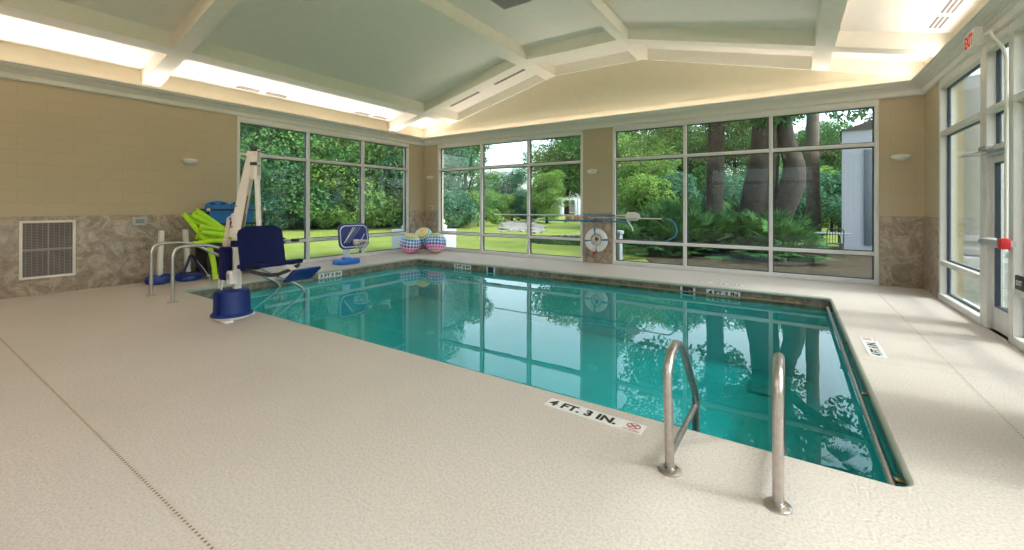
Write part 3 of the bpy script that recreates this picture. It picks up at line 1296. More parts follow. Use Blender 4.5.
WOODS = [
    # bearing, distance, kind, scale, where
    (232, 27, 'light', .95, 'behind the pool lift mast in the left window'),
    (262, 23, 'blue', .85, 'right of the pool lift mast in the left window'),
    (285, 27, 'light', 1.0, 'in the first column of panes of the left window'),
    (312, 24, 'broad', .95, 'behind the first mullion of the left window'),
    (338, 26, 'blue', 1.0, 'above the basketball backboard in the left window'),
    (362, 24, 'light', .85, 'behind the second mullion of the left window'),
    (385, 26, 'broad', .95, 'in the last column of panes of the left window'),
    (410, 27, 'blue', 1.05, 'behind the white corner column, left of the corner'),
    (250, 36, 'broad', 1.25, 'deep in the woods behind the pool lift'),
    (300, 36, 'broad', 1.25, 'deep in the woods behind the first mullion'),
    (350, 37, 'broad', 1.3, 'deep in the woods behind the backboard'),
    (395, 38, 'broad', 1.3, 'deep in the woods toward the room corner'),
    (422, 30, 'blue', 1.0, 'at the left edge of the middle window'),
    (466, 36, 'broad', .82, 'left of the sky gap in the middle window'),
    (486, 48, 'light', .62, 'low beneath the sky gap in the middle window'),
    (512, 46, 'blue', .60, 'directly below the sky gap in the middle window'),
    (566, 82, 'light', 2.3, 'right of the sky gap in the middle window'),
    (582, 88, 'light', 2.5, 'tall at the right edge of the middle window'),
    (547, 39, 'light', .55, 'rounded, left of the pergola in the middle window'),
    (612, 74, 'broad', 2.2, 'behind the pillar with the life ring'),
    (632, 30, 'light', .90, 'at the left edge of the right back window'),
    (668, 34, 'broad', .95, 'behind the fan palms of the right back window'),
    (700, 36, 'blue', 1.0, 'behind the slim oak trunk'),
    (735, 33, 'broad', .90, 'between the two oak trunks'),
    (780, 38, 'blue', 1.0, 'behind the thick oak trunk'),
    (815, 34, 'broad', .95, 'behind the palm trunk'),
    (845, 36, 'light', 1.0, 'behind the white garden building'),
    (905, 40, 'broad', 1.2, 'beyond the right-hand building'),
]
for px, dp, kd, sc, wh in WOODS:
    if px < 412:
        dp, sc = (dp * 1.25, sc * 1.22) if dp < 30 else (dp * 1.18, sc * 1.15)
    x, y = polar(px, dp)
    tree(kd, x, y, sc, wh, .84 if 620 < px < 850 else 1.0)


def shrub(kind, x, y, s, where, name='garden_shrub'):
    e = empty(name, (x, y, GZ), rnd.uniform(0, 6.28), label='%s rounded shrub %s' % ('light green' if kind == 'a' else 'blue-green', where), cat='shrub', group='shrubs along the wood edge')
    e.scale = (s, s, s)
    add_mesh('foliage', SHRUB[kind], e)
    mb = MB()
    mb.tube([(0, 0, 0), (.03, .02, .9)], .05, 7)
    mb.build('stem', M['bark'], e)
    return e


for px, dp, kd, s, wh in [(248, 21, 'a', 1.1, 'at the wood edge left of the lift mast'), (272, 20.5, 'b', .9, 'at the wood edge above the lift seat'),
                          (296, 21.5, 'a', 1.15, 'at the wood edge beside the first mullion'), (322, 22, 'b', 1.0, 'at the wood edge left of the backboard'),
                          (345, 22.5, 'a', 1.1, 'at the wood edge behind the backboard'), (372, 23, 'a', .9, 'at the wood edge right of the backboard'),
                          (396, 24, 'b', 1.1, 'at the wood edge beside the white column'), (455, 31, 'b', 1.1, 'at the far lawn edge in the middle window'),
                          (478, 33, 'a', 1.0, 'behind the lawn at the first mullion of the middle window'),
                          (505, 43, 'a', 1.0, 'at the far lawn edge beyond the rocks'), (528, 43, 'b', 1.3, 'at the far lawn edge left of the pergola'),
                          (640, 24, 'a', 1.2, 'beyond the palms at the left of the right back window'), (676, 25, 'b', 1.4, 'beyond the palms beside the slim oak'),
                          (730, 24, 'b', 1.3, 'between the oak trunks'), (775, 26, 'b', 1.5, 'behind the thick oak'), (806, 27, 'a', 1.5, 'behind the palm trunk'),
                          (832, 26, 'b', 1.5, 'beside the white garden building')]:
    if px < 412:
        dp, s = dp * 1.33, s * 1.15
    x, y = polar(px, dp)
    shrub(kd, x, y, s, wh)

# flowering shrubs by the pergola
for px, dp, wh in ((569, 40, 'left of the pergola posts'), (577, 42, 'below the pergola beam')):
    x, y = polar(px, dp)
    e = empty('flowering_shrub', (x, y, GZ), label='small red-flowering shrub %s' % wh, cat='shrub')
    e.scale = (.24, .24, .24)
    add_mesh('foliage', SHRUB['a'], e)
    add_mesh('blossom', leaf_mesh('blossom', 500, [(0, 0, 1.6, 1.5, 1.5, 1.1)], .3, M['flower'], rnd, .9, .9), e)

# oaks with thick trunks
ok = empty('live_oak', (-2.25, 16.5, GZ), label='slim straight oak trunk left of the thick forked oak', cat='tree')
add_mesh('trunk', trunk_mesh('trunk', [(0, 0, -.1), (.0, 0, .25), (-.02, 0, 1.2), (.02, .02, 2.6), (.06, 0, 4.2), (-.05, .1, 6.0), (0, .2, 8.0)],
                             [.46, .34, .29, .28, .27, .22, .12], M['bark'],
                             [([(.05, 0, 4.6), (-1.2, .3, 5.6), (-2.8, .4, 6.0)], [.14, .10, .05]), ([(0, 0, 5.2), (1.3, -.4, 6.1), (2.6, -1.0, 6.5)], [.13, .09, .04])]), ok)
add_mesh('foliage', leaf_mesh('foliage', 9000, [(rnd.uniform(-3.6, 2.0), rnd.uniform(-2.2, 2.6), rnd.uniform(4.2, 6.8), rnd.uniform(.5, 1.0), rnd.uniform(.5, 1.0), rnd.uniform(.35, .7)) for _ in range(34)],
                              .17, M['leaf_b'], rnd), ok)
ok = empty('live_oak', (-1.05, 17.2, GZ), label='massive forked oak trunk behind the right back window', cat='tree')
add_mesh('trunk', trunk_mesh('trunk', [(0, 0, -.1), (0, 0, .3), (.02, 0, 1.3), (.18, 0, 2.4), (.30, 0, 3.4), (.32, .1, 4.6), (.2, .3, 7.5)],
                             [.85, .66, .56, .52, .46, .40, .2], M['bark'],
                             [(catmull([(.25, 0, .4), (.75, -.05, 1.4), (1.12, -.1, 2.4), (1.16, -.1, 3.1), (.98, 0, 3.8), (.90, .1, 5.0), (1.3, .2, 7.0)], 4), [.48 - .013 * q for q in range(25)]),
                              ([(.3, 0, 4.4), (1.8, -.6, 5.3), (3.4, -1.0, 5.6)], [.2, .14, .06])]), ok)
add_mesh('foliage', leaf_mesh('foliage', 9000, [(rnd.uniform(-1.5, 3.6), rnd.uniform(-2.5, 2.6), rnd.uniform(4.4, 7.2), rnd.uniform(.5, 1.0), rnd.uniform(.5, 1.0), rnd.uniform(.35, .7)) for _ in range(32)],
                              .17, M['leaf_a'], rnd), ok)


def frond(mbv, mbf, base, direction, L, rnd, spread=2.3, nleaf=18, rl=.7):
    """a fan-palm leaf: stalk plus radiating pointed leaflets"""
    d = Vector(direction).normalized()
    side = d.cross(Vector((0, 0, 1)))
    side = side.normalized() if side.length > .1 else Vector((1, 0, 0))
    up = side.cross(d)
    tip = Vector(base) + d * L + Vector((0, 0, -.08 * L))
    w = .012
    i0 = len(mbv)
    b = Vector(base)
    mbv += [b - side * w, b + side * w, tip + side * w, tip - side * w]
    mbf.append((i0, i0 + 1, i0 + 2, i0 + 3))
    for k in range(nleaf):
        a = -spread / 2 + spread * k / (nleaf - 1)
        dd = d * cos(a) + side * sin(a) + up * .12
        rr = rl * (1 - .25 * abs(a) / (spread / 2)) * rnd.uniform(.9, 1.1)
        mid = tip + dd * rr * .55 + up * .03
        end = tip + dd * rr + Vector((0, 0, -.16 * rr))
        nrm = dd.cross(up).normalized() * .035
        i0 = len(mbv)
        mbv += [tip, mid - nrm, end, mid + nrm]
        mbf.append((i0, i0 + 1, i0 + 2, i0 + 3))


def fan_palm_mesh(n, L, rl, z0, rnd, low=.05):
    v, f = [], []
    for i in range(n):
        a = 2.4 * i + rnd.uniform(-.2, .2)
        el = low + (1.25 - low) * (i / n) + rnd.uniform(-.1, .1)
        frond(v, f, (0, 0, z0), (cos(a) * cos(el), sin(a) * cos(el), sin(el)), L * rnd.uniform(.75, 1.1), rnd, rl=rl)
    me = bpy.data.meshes.new('fronds')
    me.from_pydata(v, [], f)
    me.materials.append(M['leaf_palm'])
    return me


PALM = [fan_palm_mesh(26, .95, .72, .10, rnd), fan_palm_mesh(22, .8, .62, .08, rnd)]
for i, (x, y, s, wh) in enumerate([(-4.2, 15.4, 1.15, 'at the left of the right back window'), (-3.35, 14.6, 1.1, 'behind the hanging net pole'),
                                   (-2.75, 15.2, 1.2, 'beside the slim oak trunk'), (-3.7, 17.0, 1.5, 'tallest of the clump left of the slim oak'),
                                   (-1.75, 15.9, 1.05, 'between the two oaks'), (-.15, 14.6, 1.1, 'in front of the palm trunk'),
                                   (-.55, 15.9, 1.15, 'right of the thick oak'), (.05, 15.7, .9, 'low and right of the thick oak'), (-4.6, 13.6, .8, 'low beside the white post'),
                                   (-4.0, 18.6, 1.7, 'rear of the clump left of the slim oak'), (-1.3, 19.6, 1.5, 'behind the thick oak'), (.1, 20.5, 1.2, 'far behind the patio chairs')]):
    e = empty('fan_palm', (x, y, GZ), rnd.uniform(0, 6), label='green fan palm shrub %s' % wh, cat='palm', group='fan palms outside the right back window')
    e.scale = (s, s, s)
    add_mesh('fronds', PALM[i % 2], e)
    mb = MB()
    mb.tube([(0, 0, -.05), (0, 0, .12)], .1, 8, radii=[.10, .06])
    mb.build('stem', M['bark_pale'], e)
e = empty('cabbage_palm', (.74, 20.6, GZ), label='slender palm trunk right of the thick forked oak', cat='palm')
add_mesh('trunk', trunk_mesh('trunk', [(0, 0, -.1), (.03, 0, 1.5), (0, 0, 4.0), (.06, 0, 8.6)], [.30, .24, .22, .22], M['bark_pale']), e)
add_mesh('fronds', fan_palm_mesh(24, 1.1, .8, 8.6, rnd, -.4), e)

# ================================================================== THINGS IN THE ROOM
# ---- pool ladder grab rails
for x, lb in ((-.53, 'stainless steel ladder rail, left of the pair at the near pool edge'), (-.045, 'stainless steel ladder rail, right of the pair at the near pool edge')):
    r = empty('ladder_rail', (x, 2.337, 0), label=lb, cat='grab rail', group='pool ladder rails')
    r.scale = (1, 1, 1.04 if x > -.3 else 1.0)
    mb = MB()
    mb.tube(catmull([(0, 0, 0), (0, -.025, .25), (0, -.055, .49), (0, -.02, .585), (0, .08, .632), (0, .20, .612), (0, .32, .55), (0, .52, .35), (0, .70, .155), (0, .735, .07), (0, .74, -.04), (0, .74, -.6)]), .0235, 16)
    mb.build('rail', M['steel'], r)
    mb = MB()
    mb.tube([(0, .0, .085), (0, .745, .055)], .018, 12)
    mb.build('brace', M['steel'], r)
    mb = MB()
    mb.lathe([(.058, 0), (.058, .008), (.050, .014), (.030, .018), (.030, .024)], n=24)
    mb.build('flange', M['steel'], r)

# ---- stair handrails into the water
for x, lb in ((-8.27, 'stainless stair handrail farther from the pool lift, beside the left wall'), (-7.44, 'stainless stair handrail nearer the pool lift')):
    r = empty('stair_handrail', (x, 2.43, 0), label=lb, cat='handrail', group='pool stair handrails')
    mb = MB()
    mb.tube(fillet([(0, 0, 0), (0, 0, .80), (0, .50, .79), (0, 2.00, -.13), (0, 2.0, -.50), (0, 1.75, -.86)], .17, 9), .024, 14)
    mb.build('rail', M['steel'], r)
    mb = MB()
    mb.lathe([(.062, 0), (.062, .008), (.05, .016), (.03, .020), (.03, .026)], n=20)
    mb.build('flange', M['steel'], r)

# ---- wall-mounted bars at the waterline
r = empty('waterline_bar', (.46, 2.98, -.09), label='long steel bar bracketed along the right pool wall', cat='bar')
mb = MB()
mb.tube([(0, 0, 0), (0, 4.75, 0)], .019, 12)
mb.build('bar', M['steel'], r)
for y in (.1, 1.36, 2.9, 4.4):
    mb = MB()
    mb.tube([(0, y, 0), (.072, y, 0)], .014, 10)
    mb.lathe([(.032, .062), (.032, .072), (.02, .074)], c=(0, y, 0), n=16, axis='x')
    mb.build('bracket', M['brass'], r)
r = empty('waterline_bar', (-4.2, 8.05, -.135), label='thin bronze bar along the back pool wall at the waterline', cat='bar')
mb = MB()
mb.tube([(0, 0, 0), (4.35, 0, 0)], .013, 10)
mb.build('bar', M['brass'], r)
for x in (.2, 1.6, 2.7, 4.3):
    mb = MB()
    mb.tube([(x, 0, 0), (x, .058, 0)], .012, 10)
    mb.lathe([(.03, .045), (.03, .055), (.02, .058)], c=(x, 0, 0), n=14, axis='y')
    mb.build('bracket', M['brass'], r)

# ---- depth markers
def marker(mtx, w, h, body, label, tw=None, th=None, no_dive=False, tiles=0, bold=.05):
    e = empty('depth_marker', label=label, cat='depth marker')
    e.matrix_world = mtx
    mb = MB()
    if tiles:
        tw1 = w / tiles
        for i in range(tiles):
            mb.box(-w / 2 + i * tw1 + .002, -w / 2 + (i + 1) * tw1 - .002, -h / 2, h / 2, -.001, .004, .001)
    else:
        mb.box(-w / 2, w / 2, -h / 2, h / 2, -.001, .002)
    mb.build('plate', M['tile_white'], e)
    tw = tw or w * .88
    bold = .030 if tiles else .036
    th = th or h * .62
    off = -.075 * w / .68 if no_dive else 0
    lettering('letter', body, tw, th, M['ink'], Matrix.Translation((off, 0, .0052 if tiles else .0032)), e, bold)
    if no_dive:
        mb = MB()
        ax, ay, R = w / 2 - .068, .012, .047
        ring = []
        for k in range(8):
            a = pi / 8 + k * pi / 4
            ring.append((cos(a), sin(a)))
        for k in range(8):
            p, q = ring[k], ring[(k + 1) % 8]
            mb.face([(ax + p[0] * R, ay + p[1] * R * .8, .0033), (ax + q[0] * R, ay + q[1] * R * .8, .0033), (ax + q[0] * R * .82, ay + q[1] * R * .65, .0033), (ax + p[0] * R * .82, ay + p[1] * R * .65, .0033)])
        for s_ in (1, -1):
            dx, dy, o_ = R * .66, R * .55 * s_, .0045
            mb.face([(ax - dx - o_ * .6, ay - dy + o_ * s_, .0036 + .0002 * s_), (ax - dx + o_ * .6, ay - dy - o_ * s_, .0036 + .0002 * s_), (ax + dx + o_ * .6, ay + dy - o_ * s_, .0036 + .0002 * s_), (ax + dx - o_ * .6, ay + dy + o_ * s_, .0036 + .0002 * s_)])
        mb.build('no_diving_symbol', M['red_ink'], e, smooth=False)
        lettering('warning_letter', 'NO DIVING', .105, .016, M['red_ink'], Matrix.Translation((ax, -h / 2 + .016, .0033)), e, .02)
    return e


marker(basis((1, -.03, 0), (.03, 1, 0), (-1.105, 2.672, .001)), .69, .122, '4 FT. 3 IN.', 'white 4 FT. 3 IN. depth plate on the near deck', .495, .082, True)
marker(basis((0, 1, 0), (-1, 0, 0), (.69, 5.50, .001)), .68, .135, '4 FT. 6 IN.', 'white 4 FT. 6 IN. depth plate on the sunlit deck beside the door', .46, .08, True)
marker(basis((-1, 0, 0), (0, -1, 0), (-1.02, 8.43, .001)), .68, .12, '4 FT. 3 IN.', 'white depth plate on the far deck facing the back windows', .47, .075, True)
marker(basis((1, 0, 0), (0, 0, 1), (-.965, PY1 + .007, -.112)), .535, .106, '4 FT 3 IN', 'white 4 FT 3 IN tile marker below the far coping', .46, .072, tiles=4)
marker(basis((1, 0, 0), (0, 0, 1), (-6.775, PY1 + .007, -.112)), .535, .106, '3 FT 6 IN', 'white tile marker near the far left pool corner', .46, .072, tiles=4)
marker(basis((0, 1, 0), (0, 0, 1), (PX0 - .007, 5.55, -.112)), .57, .106, '3 FT 3 IN', 'white 3 FT 3 IN tile marker below the left coping by the basketball hoop', .48, .072, tiles=4)

# ---- pool lift
LX, LY = -5.79, 2.50
lift = empty('pool_lift', (LX, LY, 0), label='white pool lift with navy seat and round navy base cover on the near deck', cat='pool lift')
mb = MB()
mb.lathe([(.185, .012), (.19, .02), (.19, .045), (.16, .055)], n=32)
mb.box(-.21, -.12, -.15, -.06, 0, .03, .01)
mb.box(.10, .24, -.18, -.08, 0, .03, .01)
mb.box(-.05, .05, .16, .25, 0, .03, .01)
mb.lathe([(.10, 0), (.10, .02)], n=20)
mb.build('base_plate', M['white_enamel'], lift)
mb = MB()
mb.lathe([(.216, .045), (.228, .05), (.226, .068), (.206, .082), (.198, .11), (.194, .315), (.178, .352), (.14, .368), (.05, .374)], n=40)
cov = mb.build('base_cover', M['blue_plastic'], lift)
mb = MB()
mb.box(.196, .210, -.02, .02, .07, .34, .005)
mb.xform(Matrix.Rotation(radians(-65), 4, 'Z'))
mb.build('buckle_strap', M['blue_fabric'], cov)
mb = MB()
mb.box(.00, .085, -.01, .075, .35, 1.26, .012)
mb.box(-.005, .09, -.015, .08, 1.20, 1.30, .012)
mast = mb.build('mast', M['white_enamel'], lift)
mb = MB()
mb.box(-.095, .055, -.12, -.015, .48, .89, .03, 3)
mb.build('battery_cover', M['blue_fabric'], lift)
mb = MB()
mb.tube(fillet([(-.12, -.09, .35), (-.12, -.09, .60), (-.10, -.06, .86), (.01, -.03, .95)], .05), .012, 8)
mb.tube(fillet([(.00, -.12, .36), (.01, -.10, .50), (.04, -.05, .56)], .03), .010, 8)
mb.build('cable', M['rope'], lift)
mb = MB()
mb.box(.03, .15, -.085, .0, .44, .60, .012)
cb_ = mb.build('control_box', M['white_plastic'], lift)
mb = MB()
mb.box(.05, .13, -.092, -.085, .50, .57, .004)
mb.build('keypad', M['grey_metal'], cb_)
# slanted boom of two tapering plates
dirv = Vector((.165, .108, 1.06)).normalized()
side = Vector((-.548, .836, 0))
wid = side.cross(dirv)
mb = MB()
p0, p1 = Vector((.045, .02, 1.0)), Vector((.215, .135, 2.06))
for sg in (-1, 1):
    off = side * .035 * sg
    t_ = bmesh.new()
    c = []
    for p, w_ in ((p0, .060), (p0.lerp(p1, .5), .055), (p1, .038)):
        for k in (-1, 1):
            for tt in (-.006, .006):
                c.append(t_.verts.new(p + wid * w_ * k + off + side * tt))
    for i in (0, 4):
        a, b, c2_, d = c[i], c[i + 1], c[i + 2], c[i + 3]
        e_, f_, g_, h_ = c[i + 4], c[i + 5], c[i + 6], c[i + 7]
        t_.faces.new((a, b, f_, e_)); t_.faces.new((c2_, d, h_, g_)); t_.faces.new((a, c2_, g_, e_)); t_.faces.new((b, d, h_, f_))
    t_.faces.new((c[0], c[1], c[3], c[2])); t_.faces.new((c[8], c[9], c[11], c[10]))
    bmesh.ops.recalc_face_normals(t_, faces=list(t_.faces))
    mb._merge(t_)
q0, q1 = p0.lerp(p1, .04), p0.lerp(p1, .97)
mb.tube([q0, q1], .034, 8)
boom = mb.build('boom', M['white_enamel'], lift, smooth=False)
mb = MB()
for p in (p0.lerp(p1, .12), p0.lerp(p1, .36), p0.lerp(p1, .8), p0.lerp(p1, .93)):
    mb.tube([p - side * .05 - wid * .045, p + side * .05 - wid * .045], .012, 8)
mb.build('bolt', M['brass'], boom)
mb = MB()
a0, a1 = Vector((.10, .045, 1.02)), Vector((.155, .10, 1.52))
mb.tube([a0, a0.lerp(a1, .55)], .026, 12)
mb.tube([a0.lerp(a1, .5), a1], .013, 10)
mb.build('actuator', simple('actuator_tube', (.20, .15, .12), .4, .5), lift)
# apex bracket: two side plates with dark openings
mb = MB()
ap = Matrix.Translation((.245, .155, 0)) @ Matrix.Rotation(radians(33), 4, 'Z')
for y in (-.042, .030):
    mb.box(-.045, .045, y, y + .012, 1.73, 2.09, .008, mtx=ap)
mb.box(-.045, .045, -.04, .04, 2.075, 2.095, .004, mtx=ap)
mb.box(-.045, .045, -.04, .04, 1.895, 1.935, .004, mtx=ap)
mb.box(-.045, .045, -.04, .04, 1.72, 1.77, .004, mtx=ap)
mb.build('apex_bracket', M['white_enamel'], lift)
mb = MB()
for z in (1.91, 2.085):
    mb.box(-.043, .043, -.046, .046, z - .018, z + .022, .004, mtx=ap)
mb.build('apex_hinge', M['black'], lift)
# hanging arm to the seat
mb = MB()
s0, s1 = Vector((.262, .165, 1.76)), Vector((.335, .165, .84))
mb.tube([s0, s1], .034, 8, radii=[.034, .028])
mb.build('hanging_arm', M['white_enamel'], lift)
# lever rods beside the mast
mb = MB()
mb.tube([(-.09, -.05, .92), (-.045, -.03, 1.24)], .013, 8)
mb.tube([(-.045, -.03, 1.24), (.02, .0, 1.28)], .012, 8)
mb.tube([(-.03, -.05, .90), (-.01, -.03, 1.22)], .012, 8)
for z in (.96, 1.05, 1.14):
    mb.tube([(-.085 + (z - .92) * .14, -.05, z), (-.02, -.04, z - .05)], .009, 8)
mb.box(-.10, -.01, -.07, -.01, .88, .98, .01)
mb.build('lever_linkage', simple('pink_beige_enamel', (.70, .58, .52), .4), lift)
# seat assembly in its own frame: x forward, y to the sitter's left
st = Matrix.Translation((.54, .07, 0)) @ Matrix.Rotation(atan2(.08, .99), 4, 'Z')


def slab(mb, path, thick, y0, y1, bevel=.02, mtx=None):
    """upholstered slab: a bent centre line in x-z given thickness and width"""
    path = [Vector((p[0], p[1])) for p in path]
    L, R_ = [], []
    for i in range(len(path)):
        a = path[max(0, i - 1)]
        b = path[min(len(path) - 1, i + 1)]
        d = (b - a).normalized()
        nn = Vector((-d.y, d.x)) * thick / 2
        L.append(path[i] + nn)
        R_.append(path[i] - nn)
    mb.prism([tuple(p) for p in L + R_[::-1]], 'y', y0, y1, bevel, mtx)


mb = MB()
# rounded backrest outline in y-z, gently curved
t_ = bmesh.new()
ny, nz = 14, 12
W2, z0_, z1_ = .265, .66, 1.155
grid = []
for side_ in (0, 1):
    g = []
    for j in range(nz + 1):
        row = []
        for i in range(ny + 1):
            u = -1 + 2 * i / ny
            v = j / nz
            z = z0_ + (z1_ - z0_) * v
            rr = .10
            wv = W2
            if z > z1_ - rr:
                q = (z - (z1_ - rr)) / rr
                wv = W2 - rr + rr * sqrt(max(0, 1 - q * q))
            y = u * wv
            x = .05 * (u * u) - .02 - .09 * (v - .3) + (.045 if side_ else 0) - (.012 * (abs(u) > .98 or j in (0, nz)) if side_ else -.012 * (abs(u) > .98 or j in (0, nz)))
            row.append(t_.verts.new((x, y, z)))
        g.append(row)
    grid.append(g)
for s_, g in enumerate(grid):
    for j in range(nz):
        for i in range(ny):
            q = (g[j][i], g[j][i + 1], g[j + 1][i + 1], g[j + 1][i])
            t_.faces.new(q if s_ else q[::-1])
for j in range(nz):
    for i in (0, ny):
        t_.faces.new((grid[0][j][i], grid[0][j + 1][i], grid[1][j + 1][i], grid[1][j][i]))
for i in range(ny):
    for j in (0, nz):
        t_.faces.new((grid[0][j][i], grid[0][j][i + 1], grid[1][j][i + 1], grid[1][j][i]))
bmesh.ops.recalc_face_normals(t_, faces=list(t_.faces))
mb._merge(t_, st)
mb.build('backrest', M['blue_fabric'], lift, angle=50)
mb = MB()
slab(mb, [(-.02, .70), (.08, .705), (.20, .715), (.33, .735), (.40, .745), (.43, .735)], .05, -.26, .26, .015, st)
mb.build('seat', M['blue_fabric'], lift, angle=50)
for sy in (-1, 1):
    mb = MB()
    if sy < 0:
        mb.box(-.06, .02, sy * .275 - .03, sy * .275 + .03, .93, 1.00, .01, mtx=st)
        mb.build('arm_bracket', M['blue_fabric'], lift)
        continue
    mb.tube([st @ Vector((.0, sy * .285, .965)), st @ Vector((.26, sy * .285, .975))], .014, 10)
    ar = mb.build('armrest', M['white_enamel'], lift)
    mb = MB()
    mb.tube([st @ Vector((.17, sy * .285, .972)), st @ Vector((.29, sy * .285, .976))], .019, 10)
    mb.build('grip', M['black'], ar)
    mb = MB()
    mb.box(-.06, .02, sy * .275 - .03, sy * .275 + .03, .93, 1.00, .01, mtx=st)
    mb.build('arm_bracket', M['blue_fabric'], lift)
mb = MB()
mb.tube([st @ Vector((-.05, -.2, .80)), st @ Vector((-.05, .2, .80))], .02, 8)
mb.tube([st @ Vector((-.05, 0, .80)), st @ Vector((-.05, 0, 1.0)), Vector(s1)], .02, 8)
mb.build('seat_frame', M['white_enamel'], lift)
# black belt hanging under the seat
mb = MB()
t_ = [st @ Vector(p) for p in ((.05, -.24, .68), (.16, -.12, .62), (.24, -.04, .595), (.30, .03, .60), (.36, .12, .64), (.42, .22, .70))]
for a, b in zip(t_, t_[1:]):
    w_ = Vector((0, 0, .022))
    mb.face([a - w_, b - w_, b + w_, a + w_])
bmesh.ops.remove_doubles(mb.bm, verts=list(mb.bm.verts), dist=1e-5)
bmesh.ops.solidify(mb.bm, geom=list(mb.bm.faces), thickness=.006)
mb.build('seat_belt', M['black'], lift)
# leg rest
mb = MB()
mb.tube(fillet([st @ Vector((.34, .06, .70)), st @ Vector((.52, .06, .69)), st @ Vector((.68, .04, .585))], .06), .026, 10)
mb.build('leg_rest_arm', M['white_enamel'], lift)
fr = st @ Matrix.Translation((.735, .03, .635)) @ Matrix.Rotation(radians(-38), 4, 'Y')
mb = MB()
mb.box(-.11, .11, -.17, .17, -.014, .014, .008, mtx=fr)
fp = mb.build('footplate', M['blue_plastic'], lift)
mb = MB()
for i in range(5):
    x = -.075 + .035 * i
    mb.box(x, x + .014, -.13, .04, .013, .019, .002, mtx=fr)
mb.build('tread', M['blue_fabric'], fp)

# ---- white posts standing in blue bases by the left wall
def game_post(x, y, h, tilt, label):
    p = empty('game_post', (x, y, 0), label=label, cat='post', group='pool game posts')
    mb = MB()
    mb.prism([(-.05, .10), (.05, .10), (.045, h), (-.045, h)], 'y', -.035, .035, .01)
    mb.xform(Matrix.Rotation(radians(tilt), 4, 'X'))
    po = mb.build('post', M['white_plastic'], p)
    mb = MB()
    mb.box(-.002, .037, .0, .02, h - .16, h - .10, .004)
    mb.xform(Matrix.Rotation(radians(tilt), 4, 'X'))
    mb.build('clip', M['grey_metal'], po)
    mb = MB()
    mb.lathe([(.15, 0), (.19, .02), (.203, .06), (.19, .11), (.14, .14), (.07, .15)], n=28)
    for v in mb.bm.verts:
        v.co.y *= 1.0
        v.co.z *= 1 + .12 * sin(5 * atan2(v.co.y, v.co.x))
    mb.build('base', M['post_blue'], p)
    return p


g1 = game_post(-9.42, 2.88, .945, -2, 'white game post in a blue base, nearer the wall grille')
g2 = game_post(-9.36, 3.30, .95, 3, 'white game post in a blue base, nearer the noodle rack')
mb = MB()
pts = fillet([(-9.22, 3.15, .12), (-9.2, 3.22, .30), (-9.30, 3.32, .52), (-9.18, 3.42, .20), (-9.12, 3.46, .10)], .12)
mb.tube(pts, .022, 8)
mb.tube(fillet([(-9.2, 3.15, .10), (-9.15, 3.24, .16), (-9.14, 3.45, .10)], .1), .03, 8)
nt_ = mb.build('rolled_net', simple('navy_net', (.015, .025, .10), .8), g2)
nt_.matrix_parent_inverse = Matrix.Translation((9.36, -3.30, 0))
mb = MB()
mb.tube(fillet([(-9.33, 3.42, .36), (-9.2, 3.48, .22), (-9.05, 3.52, .06), (-8.95, 3.50, .012)], .1), .008, 6)
nt_ = mb.build('tie_cord', M['rope'], g2)
nt_.matrix_parent_inverse = Matrix.Translation((9.36, -3.30, 0))

# ---- pool-toy rack
rx0, rx1, ry0, ry1 = -9.79, -9.21, 3.56, 4.62
rack = empty('toy_rack', ((rx0 + rx1) / 2, (ry0 + ry1) / 2, 0), label='black pipe rack holding pool noodles and kickboards by the left wall', cat='rack')
ox, oy = (rx0 + rx1) / 2, (ry0 + ry1) / 2
mb = MB()
R = .021
hx, hy = .255, .51
for sx in (-1, 1):
    for sy in (-1, 1):
        mb.tube([(sx * hx, sy * hy, .02), (sx * hx, sy * hy, 1.32)], R, 10)
for z in (.08, .62, 1.03, 1.31):
    for sx in (-1, 1):
        mb.tube([(sx * hx, -hy, z), (sx * hx, hy, z)], R, 10)
    for sy in (-1, 1):
        mb.tube([(-hx, sy * hy, z), (hx, sy * hy, z)], R, 10)
for k in range(3):
    mb.tube([(-.14 + .14 * k, -hy, 1.03), (-.14 + .14 * k, hy, 1.03)], .012, 8)
    mb.tube([(-.14 + .14 * k, -hy, .62), (-.14 + .14 * k, hy, .62)], .012, 8)
mb.tube(fillet([(hx, -.02, .50), (hx + .325, -.02, .50), (hx + .325, -.02, .92)], .05), .016, 8)
mb.tube(fillet([(hx, .30, .50), (hx + .325, .30, .50), (hx + .325, .30, .92)], .05), .016, 8)
mb.build('pipe_frame', M['black'], rack)
mb = MB()
for sx in (-1, 1):
    for sy in (-1, 1):
        for z in (1.31, .06):
            mb.ellipsoid((sx * hx, sy * hy, z), .034, .034, .034, 12, 8)
mb.build('elbow_joint', M['white_plastic'], rack)
mb = MB()
mb.box(-.24, .235, -.49, .49, .10, .125)
mb.box(-.245, -.237, -.49, .49, .10, .58)
mb.box(.237, .243, -.16, .49, .10, .55)
mb.box(-.235, .235, -.49, -.483, .10, .55)
mb.build('bin_panel', M['black'], rack)

# kickboards standing in the top tray
def kickboard(label):
    k = empty('kickboard', (0, 0, 0), label=label, cat='kickboard', group='kickboards on the rack')
    out = []
    w, h = .21, .44
    for i in range(13):
        a = pi * i / 12
        out.append((w * cos(a) * (1 if i not in (0, 12) else 1), h - .10 + .10 * sin(a)))
    out = [(w * .92, 0.0), (w, .05)] + out + [(-w, .05), (-w * .92, 0.0)]
    mb = MB()
    mb.prism(out, 'x', -.018, .018, .008)
    b = mb.build('board', M['blue_foam'], k)
    for sy in (-1, 1):
        mb = MB()
        mb.box(.0165, .0195, sy * .085 - .045, sy * .085 + .045, h - .075, h - .045, .001)
        mb.box(-.0195, -.0165, sy * .085 - .045, sy * .085 + .045, h - .075, h - .045, .001)
        mb.build('hand_slot', M['dark'], k)
    return k


